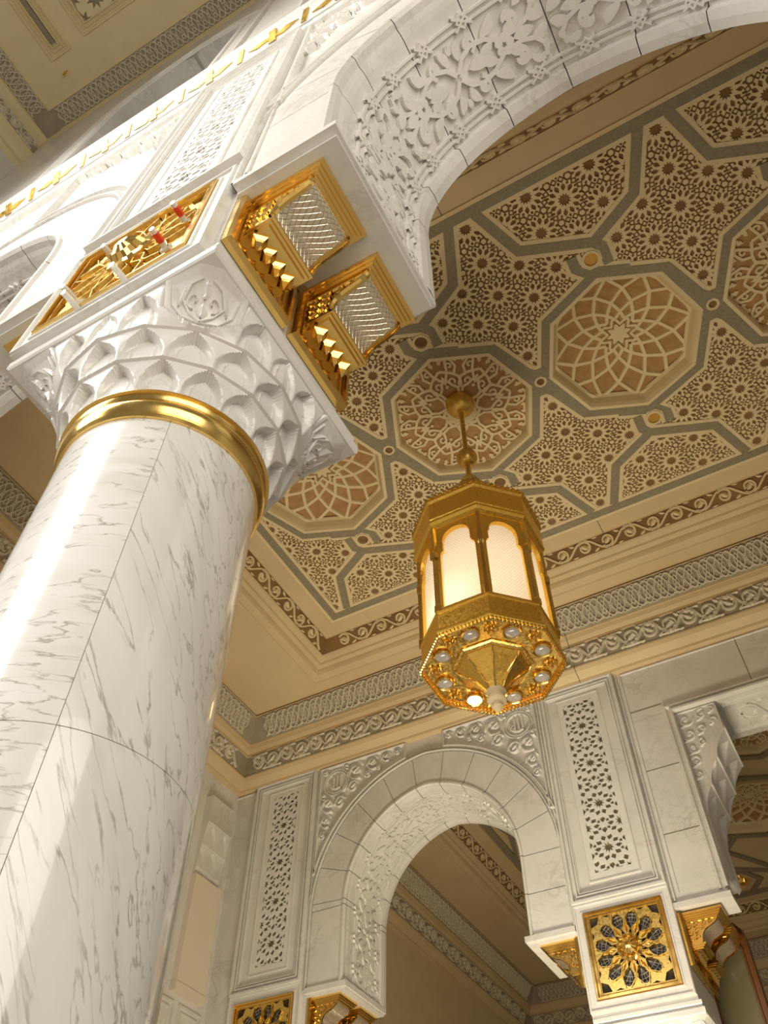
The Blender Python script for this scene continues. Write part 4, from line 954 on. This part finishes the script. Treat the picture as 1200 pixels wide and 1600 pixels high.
# ------------------------------------------------------------------ muqarnas corbels at the flat opening and on the left wall
CT = [(5.95, 6.28, .05, .20), (6.28, 6.64, .20, .38), (6.64, 7.02, .38, .60)]
def wall_corbel(label, M, wd, dz=0.0, sc=1.0, nn=2):
    """M(out, across, z): tiers of scooped niches stepping out towards the top"""
    t = thing('muqarnas_corbel', label, 'corbel', M(0, 0, 5.3 + dz), 'carved marble wall corbels')
    b = MB(); NU = 24 * nn; rows = [(5.30, lambda u: .0), (5.36, lambda u: .05), (5.93, lambda u: .05)]; P = [(5.30, 0), (5.36, .05), (5.93, .05)]
    for k, (z0, z1, o0, o1) in enumerate(CT):
        off = .5 if k % 2 else 0
        for i in range(15):
            t_ = i / 14; w_ = .84 * (1 - max(0, (t_ - .35) / .57) ** 1.7) if t_ < .92 else 0
            def f(u, t_=t_, w_=w_, o0=o0, o1=o1, off=off):
                ph = ((u * nn + off) % 1 - .5) * 2; rr = o0 + .02 + (o1 - o0 - .02) * t_ ** 1.9
                if w_ > 0 and abs(ph) < w_:
                    e = min(1, (1 - abs(ph) / w_) / .45); rr -= max(0, rr - (o0 + .006)) * (1 - (1 - e) ** 2)
                return rr
            rows.append((z0 + (z1 - z0) * t_, f)); P.append((z0 + (z1 - z0) * t_, o0 + .02 + (o1 - o0 - .02) * t_ ** 1.9))
        rows.append((z1 + .002, lambda u, o1=o1: o1 + .022)); rows.append((z1 + .03, lambda u, o1=o1: o1 + .022)); P += [(z1 + .002, o1 + .022), (z1 + .03, o1 + .022)]
    rows += [(7.06, lambda u: .60), (7.5, lambda u: .60)]; P += [(7.06, .60), (7.5, .60)]
    b.loft([[M(f(i / NU) * sc, i / NU * wd, z + dz) for i in range(NU + 1)] for z, f in rows])
    for yy in (0, wd): b.add([M(o_ * sc, yy, z + dz) for z, o_ in P] + [M(0, yy, 7.5 + dz)], [tuple(range(len(P) + 1))])
    b.build('body', M_MARB, t, smooth=True)
    s_ = MB(); Ms = lambda u, v, h: M(u * sc, -h, v + dz)
    for i, (x, z, r) in enumerate(((.15, 7.32, .11), (.38, 7.35, .09), (.52, 7.38, .05), (.14, 7.08, .10), (.33, 7.12, .08), (.50, 7.2, .06), (.14, 6.86, .09), (.28, 6.92, .06), (.12, 6.66, .08), (.1, 6.46, .06))):
        ridge(s_, spiral((x, z), r, r * .2, i * 1.1, i * 1.1 + 6.5 * (1 if i % 2 else -1), 14), .028, .02, Ms); lens(s_, (x - r, z - r), (x + r * .2, z - r * .6), .05, .022, Ms); dome(s_, (x, z), r * .35, .02, Ms, 8)
    ridge(s_, [(.02, 5.5), (.02, 7.46), (.58, 7.46)], .03, .022, Ms); s_.build('scroll_relief', M_CARV, t)
    return t
wall_corbel('carved marble corbel with shell niches in the upper left corner of the flat far opening', lambda o_, u, z: (-1.13 + o_, Y2 + .06 + u, z), 1.0)
wall_corbel('small carved marble corbel on the left wall, above the cream panel beside the column', lambda o_, u, z: (X3 + o_ * .45, Y2 - .22 - .50 * 0 - u, z + .2), .62, 0.25, .55)  # its foot stops above the board
m = MB(); m.box(X3 + .002, X3 + .10, Y2 - .85, Y2 - .20, 5.02, 6.60)
t = thing('wall_panel', 'plain cream panel on the left wall between the column and the pierced panel', 'panel', (X3, Y2 - .5, 5.0)); m.build('board', M_BOX, t)
m = MB(); m.box(X3 + .002, X3 + .115, Y2 - .86, Y2 - .19, 4.90, 5.02); m.build('sill', M_BOX, t)
m = MB(); Mw = lambda u, v, h: (X3 + h, u, v)
for y0, y1 in ((Y2 - .62, Y2 - .1), (Y2 - 1.3, Y2 - .72)): frame_rect(m, y0, y1, 3.9, 4.8, .03, .04, Mw); frame_rect(m, y0 + .07, y1 - .07, 3.97, 4.72, .03, .03, Mw)
trim(m, M_MARB)

# ------------------------------------------------------------------ lantern
LX, LY = OCT[1] + .05, 5.86
ROT = pi / 8
lan = thing('mosque_lantern', 'large octagonal gold lantern with lit frosted panes hanging from the ceiling', 'lantern', (LX, LY, 4.75))
def oct_ring(r, z, rot=ROT): return [(LX + r * cos(rot + pi / 4 * k), LY + r * sin(rot + pi / 4 * k), z) for k in range(8)]
m = MB(); m.ball((LX, LY, 10.02), .20, 32, 16); m.build('canopy_ball', M_GOLDM, lan, smooth=True)
m = MB(); m.lathe([(.032, 10.0), (.032, 8.78)], 14, (LX, LY, 0)); m.lathe([(.036, 8.66), (.036, 8.15)], 14, (LX, LY, 0)); m.lathe([(.05, 9.86), (.05, 9.80)], 14, (LX, LY, 0)); m.build('rod', M_GOLDM, lan, smooth=True)
m = MB(); m.ball((LX, LY, 8.72), .135, 32, 16); m.build('knob_ball', M_GOLDM, lan, smooth=True)
m = MB(); m.lathe([(.05, 8.30), (.075, 8.28), (.075, 8.25), (.10, 8.24), (.115, 8.21), (.10, 8.18), (.13, 8.165), (.145, 8.13), (.13, 8.10), (.15, 8.085), (.165, 8.05), (.15, 8.01), (.16, 7.98)], 32, (LX, LY, 0), 0, False); m.build('neck', M_GOLD, lan, smooth=True)
m = MB(); m.loft([oct_ring(r, z) for r, z in ((.10, 7.98), (.20, 7.80), (.36, 7.58), (.52, 7.40), (.62, 7.32), (.70, 7.29), (.735, 7.26), (.735, 7.22), (.70, 7.20))], True, True); m.build('roof', M_GOLDC, lan)
m = MB(); m.loft([oct_ring(r, z) for r, z in ((.70, 7.20), (.715, 7.19), (.715, 6.93), (.705, 6.915), (.72, 6.90), (.72, 6.87), (.69, 6.85), (.675, 6.80), (.62, 6.80))], True); ub = m.build('upper_band', M_GOLDF, lan)
crest = MB()
for k in range(8):
    a, b = oct_ring(.72, 7.26)[k], oct_ring(.72, 7.26)[(k + 1) % 8]
    for i in range(9):
        t_ = (i + .5) / 9; p = [a[j] + (b[j] - a[j]) * t_ for j in range(3)]
        crest.lathe([(.026, 0), (.03, .02), (.012, .05), (.002, .07)], 6, tuple(p))
sub(crest, 'cresting', M_GOLD, ub)
def side(k, r): 
    R = oct_ring(r, 0); a, b = Vector(R[k]), Vector(R[(k + 1) % 8]); t_ = (b - a).normalized(); n = Vector((t_.y, -t_.x, 0)); L = (b - a).length; c = (a + b) / 2
    if n.dot(c - Vector((LX, LY, 0))) < 0: n = -n
    def Mm(u, v, h): p = c + t_ * u + n * h; return (p.x, p.y, v)
    return Mm, L
ZB, ZW = 5.60, 6.82
for k in range(8):
    Mm, L = side(k, .655); hw = L / 2; wn = hw - .055
    hole = [(-wn, ZB + .03), (wn, ZB + .03), (wn, 6.36), (wn - .012, 6.40), (wn - .035, 6.42), (wn - .035, 6.50)] + [((wn - .035) * cos(pi * i / 12), 6.52 + .19 * sin(pi * i / 12) ** .8) for i in range(13)] + [(-wn + .035, 6.50), (-wn + .035, 6.42), (-wn + .012, 6.40), (-wn, 6.36)]
    f = MB(); plate(f, [rect(-hw, hw, ZB, ZW)], [hole], Mm, -.03, .01)
    ridge(f, [(-wn + .0, 6.36)] + list(reversed(hole[4:-4])) + [(wn, 6.36)] if False else [p for p in hole[4:-4]], .022, .03, Mm); f.build('window_frame', M_GOLDF, lan)
    g = MB(); pts = [(-hw + .02, ZB), (hw - .02, ZB), (hw - .02, ZW - .02), (-hw + .02, ZW - .02)]
    g.add([Mm(*p, -.025) for p in pts], [(0, 1, 2, 3)]); g.uv = [(p[0] + k * .13, p[1]) for p in pts]; g.build('glass_pane', M_PANE, lan)
    p = MB(); v0 = Vector(oct_ring(.665, 0)[k]); d = (v0 - Vector((LX, LY, 0))).normalized(); s_ = Vector((-d.y, d.x, 0))
    def pst(e, z): return [tuple(v0 + d * x * e + s_ * y * e + Vector((0, 0, z))) for x, y in ((.025, -.018), (.025, .018), (-.03, .032), (-.03, -.032))]
    p.loft([pst(e, z) for e, z in ((1.2, 5.58), (1.2, 5.66), (.9, 5.68), (.9, 6.30), (1.3, 6.34), (1.3, 6.42), (.9, 6.46), (1.0, 6.8))], True, True); p.build('corner_post', M_GOLD, lan)
m = MB(); m.loft([oct_ring(r, z) for r, z in ((.60, 5.60), (.685, 5.60), (.69, 5.575), (.675, 5.565), (.675, 5.36), (.695, 5.345), (.705, 5.32), (.705, 5.30), (.69, 5.28), (.66, 5.275))], True); lb = m.build('lower_band', M_GOLDF, lan)
m = MB(); m.loft([oct_ring(r, z) for r, z in ((.67, 5.285), (.40, 5.29), (.39, 5.27), (.365, 5.265), (.355, 5.25), (.34, 5.25))], True); m.build('bottom_plate', M_GOLDS, lan)
fr_ = MB()
for k in range(8):
    a, b = oct_ring(.69, 5.29)[k], oct_ring(.69, 5.29)[(k + 1) % 8]
    for i in range(14):
        t_ = (i + .5) / 14; p = tuple(a[j] + (b[j] - a[j]) * t_ for j in range(3)); fr_.lathe([(.012, 0), (.012, -.025), (.019, -.04), (.014, -.055), (.002, -.062)], 6, p)
sub(fr_, 'bead_fringe', M_GOLD, lb)
for k in range(8):
    a = pi / 4 * k; c = (LX + .505 * cos(a), LY + .505 * sin(a))
    m = MB(); m.lathe([(.082, 5.29), (.095, 5.265), (.085, 5.25), (.074, 5.255), (.072, 5.275)], 24, (*c, 0), 0, False); rim = m.build('lamp_rim', M_GOLD, lan, smooth=True)
    m = MB(); m.lathe([(.075, 5.27), (.06, 5.258), (.03, 5.25), (.001, 5.248)], 24, (*c, 0), 0, False); l_ = m.build('lamp_lens', M_LIT if k == 3 else M_LENS, lan, smooth=True)
    if k == 3: l_['label'] = 'the one lit lens, glowing warm yellow'
    a = ROT + pi / 4 * k; c = (LX + .545 * cos(a), LY + .545 * sin(a)); m = MB()
    for j in range(8):
        b_ = 2 * pi * j / 8; lens(m, (c[0] + .015 * cos(b_), c[1] + .015 * sin(b_)), (c[0] + .075 * cos(b_), c[1] + .075 * sin(b_)), .045, .035, lambda u, v, h: (u, v, 5.285 - h))
    dome(m, c, .025, .045, lambda u, v, h: (u, v, 5.285 - h)); m.build('rosette', M_GOLD, lan)
m = MB(); m.loft([oct_ring(r, z) for r, z in ((.345, 5.255), (.345, 5.235), (.31, 5.20), (.235, 5.145), (.17, 5.09), (.12, 5.03), (.09, 4.985), (.08, 4.97))], True); cone = m.build('bottom_cone', M_GOLDC, lan)
rb = MB()
for k in range(8):
    P = [oct_ring(r + .006, z - .004)[k] for r, z in ((.345, 5.24), (.31, 5.20), (.235, 5.145), (.17, 5.09), (.12, 5.03), (.085, 4.98))]; tube(rb, P, .012, 6)
sub(rb, 'rib', M_GOLD, cone)
m = MB(); m.lathe([(.085, 4.99), (.095, 4.97), (.085, 4.95), (.06, 4.93), (.085, 4.90), (.09, 4.87), (.07, 4.84), (.045, 4.82), (.055, 4.80), (.04, 4.78), (.02, 4.755), (.001, 4.75)], 16, (LX, LY, 0)); m.build('finial', M_CREAMW, lan, smooth=True)
for (dx, dy, z, e) in ((-.10, -.25, 5.78, 9), (.12, .1, 6.1, 4), (.05, -.15, 6.4, 4)):
    lamp('lantern_bulb', 'POINT', (LX + dx, LY + dy, z), e, (1.0, 0.82, 0.55), .06)
lamp('lantern_lens_glow', 'POINT', (LX + .505 * cos(3 * pi / 4), LY + .505 * sin(3 * pi / 4), 5.18), 1.2, (1.0, .7, .3), .05)

# ------------------------------------------------------------------ the aisle beyond the far wall
Y3 = Y2 + T2
B0, B1 = 13.1, 21.7
bx0 = -6.35
ring(bx0, 6.9, B0, B1, ('back', 'left', 'front'))
on_far = lambda u, d, z: (u, 23.6 - d, z)
cornice([(on_far, lambda d: X3 + d, lambda d: 7.0, X3 + .6, 3.5), (on_left, lambda d: Y3, lambda d: 23.6 - d, Y3 + .1, 22.9)])
s = MB(); plate(s, [rect(X3, 7.0, Y3, 23.6)], [rect(bx0 - .89, 6.95, B0 - .89, B1 + .89)], lambda u, v, h: (u, v, zf + h), .1, 0); trim(s, M_CREAM)
c = MB(); plate(c, [rect(bx0 - .3, 7, B0 - .3, B1 + .3)], [], lambda u, v, h: (u, v, ZC + .32 + h), .02, 0); trim(c, M_CREAM)
MED3 = [(-.35, 14.9), (-.9, 17.9), (-.9 + 3.0, 17.9), (2.4, 14.9), (-3.9, 14.9), (-3.9, 17.9)]
q, holes3 = [], []
for x, y in MED3:
    q += stroke(ngon((x, y), 1.22, 8), .13, True); holes3.append(ngon((x, y), 1.04, 8))
HEX = [(-2.42, 18.55), (-2.1, 21.0), (.7, 20.4), (-2.35, 16.35), (-5.2, 16.4), (.8, 16.35), (-5.0, 19.6)]
for x, y in HEX: q += stroke(ngon((x, y), .62, 6), .12, True); holes3.append(ngon((x, y), .42, 6))
for x in (-5.4, -2.4, .6, 3.6):
    for y in (13.4, 16.4, 19.4):
        q += stroke([(x - 1.5, y - 1.5), (x - .5, y), (x - 1.5, y + 1.5)], .12) + stroke([(x - 1.5, y + 1.5), (x, y + .6), (x + 1.5, y + 1.5)], .12) + stroke([(x + 1.5, y - 1.5), (x + .5, y), (x + 1.5, y + 1.5)], .12)
q = [[(min(max(a, bx0 + .05), 6.9), min(max(b, B0 + .05), B1 - .05)) for a, b in p] for p in q]
q += stroke(rect(bx0 + .1, 6.8, B0 + .1, B1 - .1), .16, True)
b = MB(); plate(b, [rect(bx0, 6.9, B0, B1)], holes3, down, -.32, 0.0); trim(b, M_CREAM)
b = MB(); plate(b, q, holes3, down, -.02, .045); trim(b, M_STRAP)
for i, ((x, y), lab) in enumerate(zip(MED3, ('arabesque medallion just under the flat lintel of the far opening', 'lattice dome medallion seen through the far right opening', 'lattice dome medallion of the far aisle beyond the right edge', 'arabesque medallion of the far aisle beyond the right edge', 'arabesque medallion of the far aisle above the far arch', 'lattice dome medallion of the far aisle behind the far pier'))):
    (medallion_arab if i in (0, 3, 4) else medallion_dome)((x, y), ZC, lab)
for i, (x, y) in enumerate(HEX):
    gl = i == 1
    t = thing('hexagon_boss', ('gold hexagonal boss on the far aisle ceiling, shining beside the far corbel lamp' if gl else 'cream hexagon rosette on the far ceiling, ' + ('beside the dome in the right opening', '', 'beyond the right edge of the photo', 'just behind the far gold star pier', 'behind the far arch, near its left wall', 'right of the far opening, near the lintel', 'deep in the far left corner')[i]), 'ceiling boss', (x, y, ZC), 'hexagonal bosses of the far aisle ceiling')
    m = MB(); plate(m, [ngon((x, y), .44, 6)], [], lambda u, v, h: (u, v, ZC + .06 - h), -.05, 0); m.build('ground', M_GOLDC if gl else M_CREAMW, t)
    m = MB()
    for j in range(8):
        b_ = pi / 4 * j; lens(m, (x + .05 * cos(b_), y + .05 * sin(b_)), (x + .3 * cos(b_), y + .3 * sin(b_)), .16, .07, lambda u, v, h: (u, v, ZC + .06 - h))
    dome(m, (x, y), .09, .1, lambda u, v, h: (u, v, ZC + .06 - h)); m.build('petals', M_GOLD if gl else M_CREAMW, t)

# ------------------------------------------------------------------ lift everything to the real eye height
for o in list(SC.objects):
    if 'org' in o: del o['org']
    if o.parent is None: o.location.z += EYE
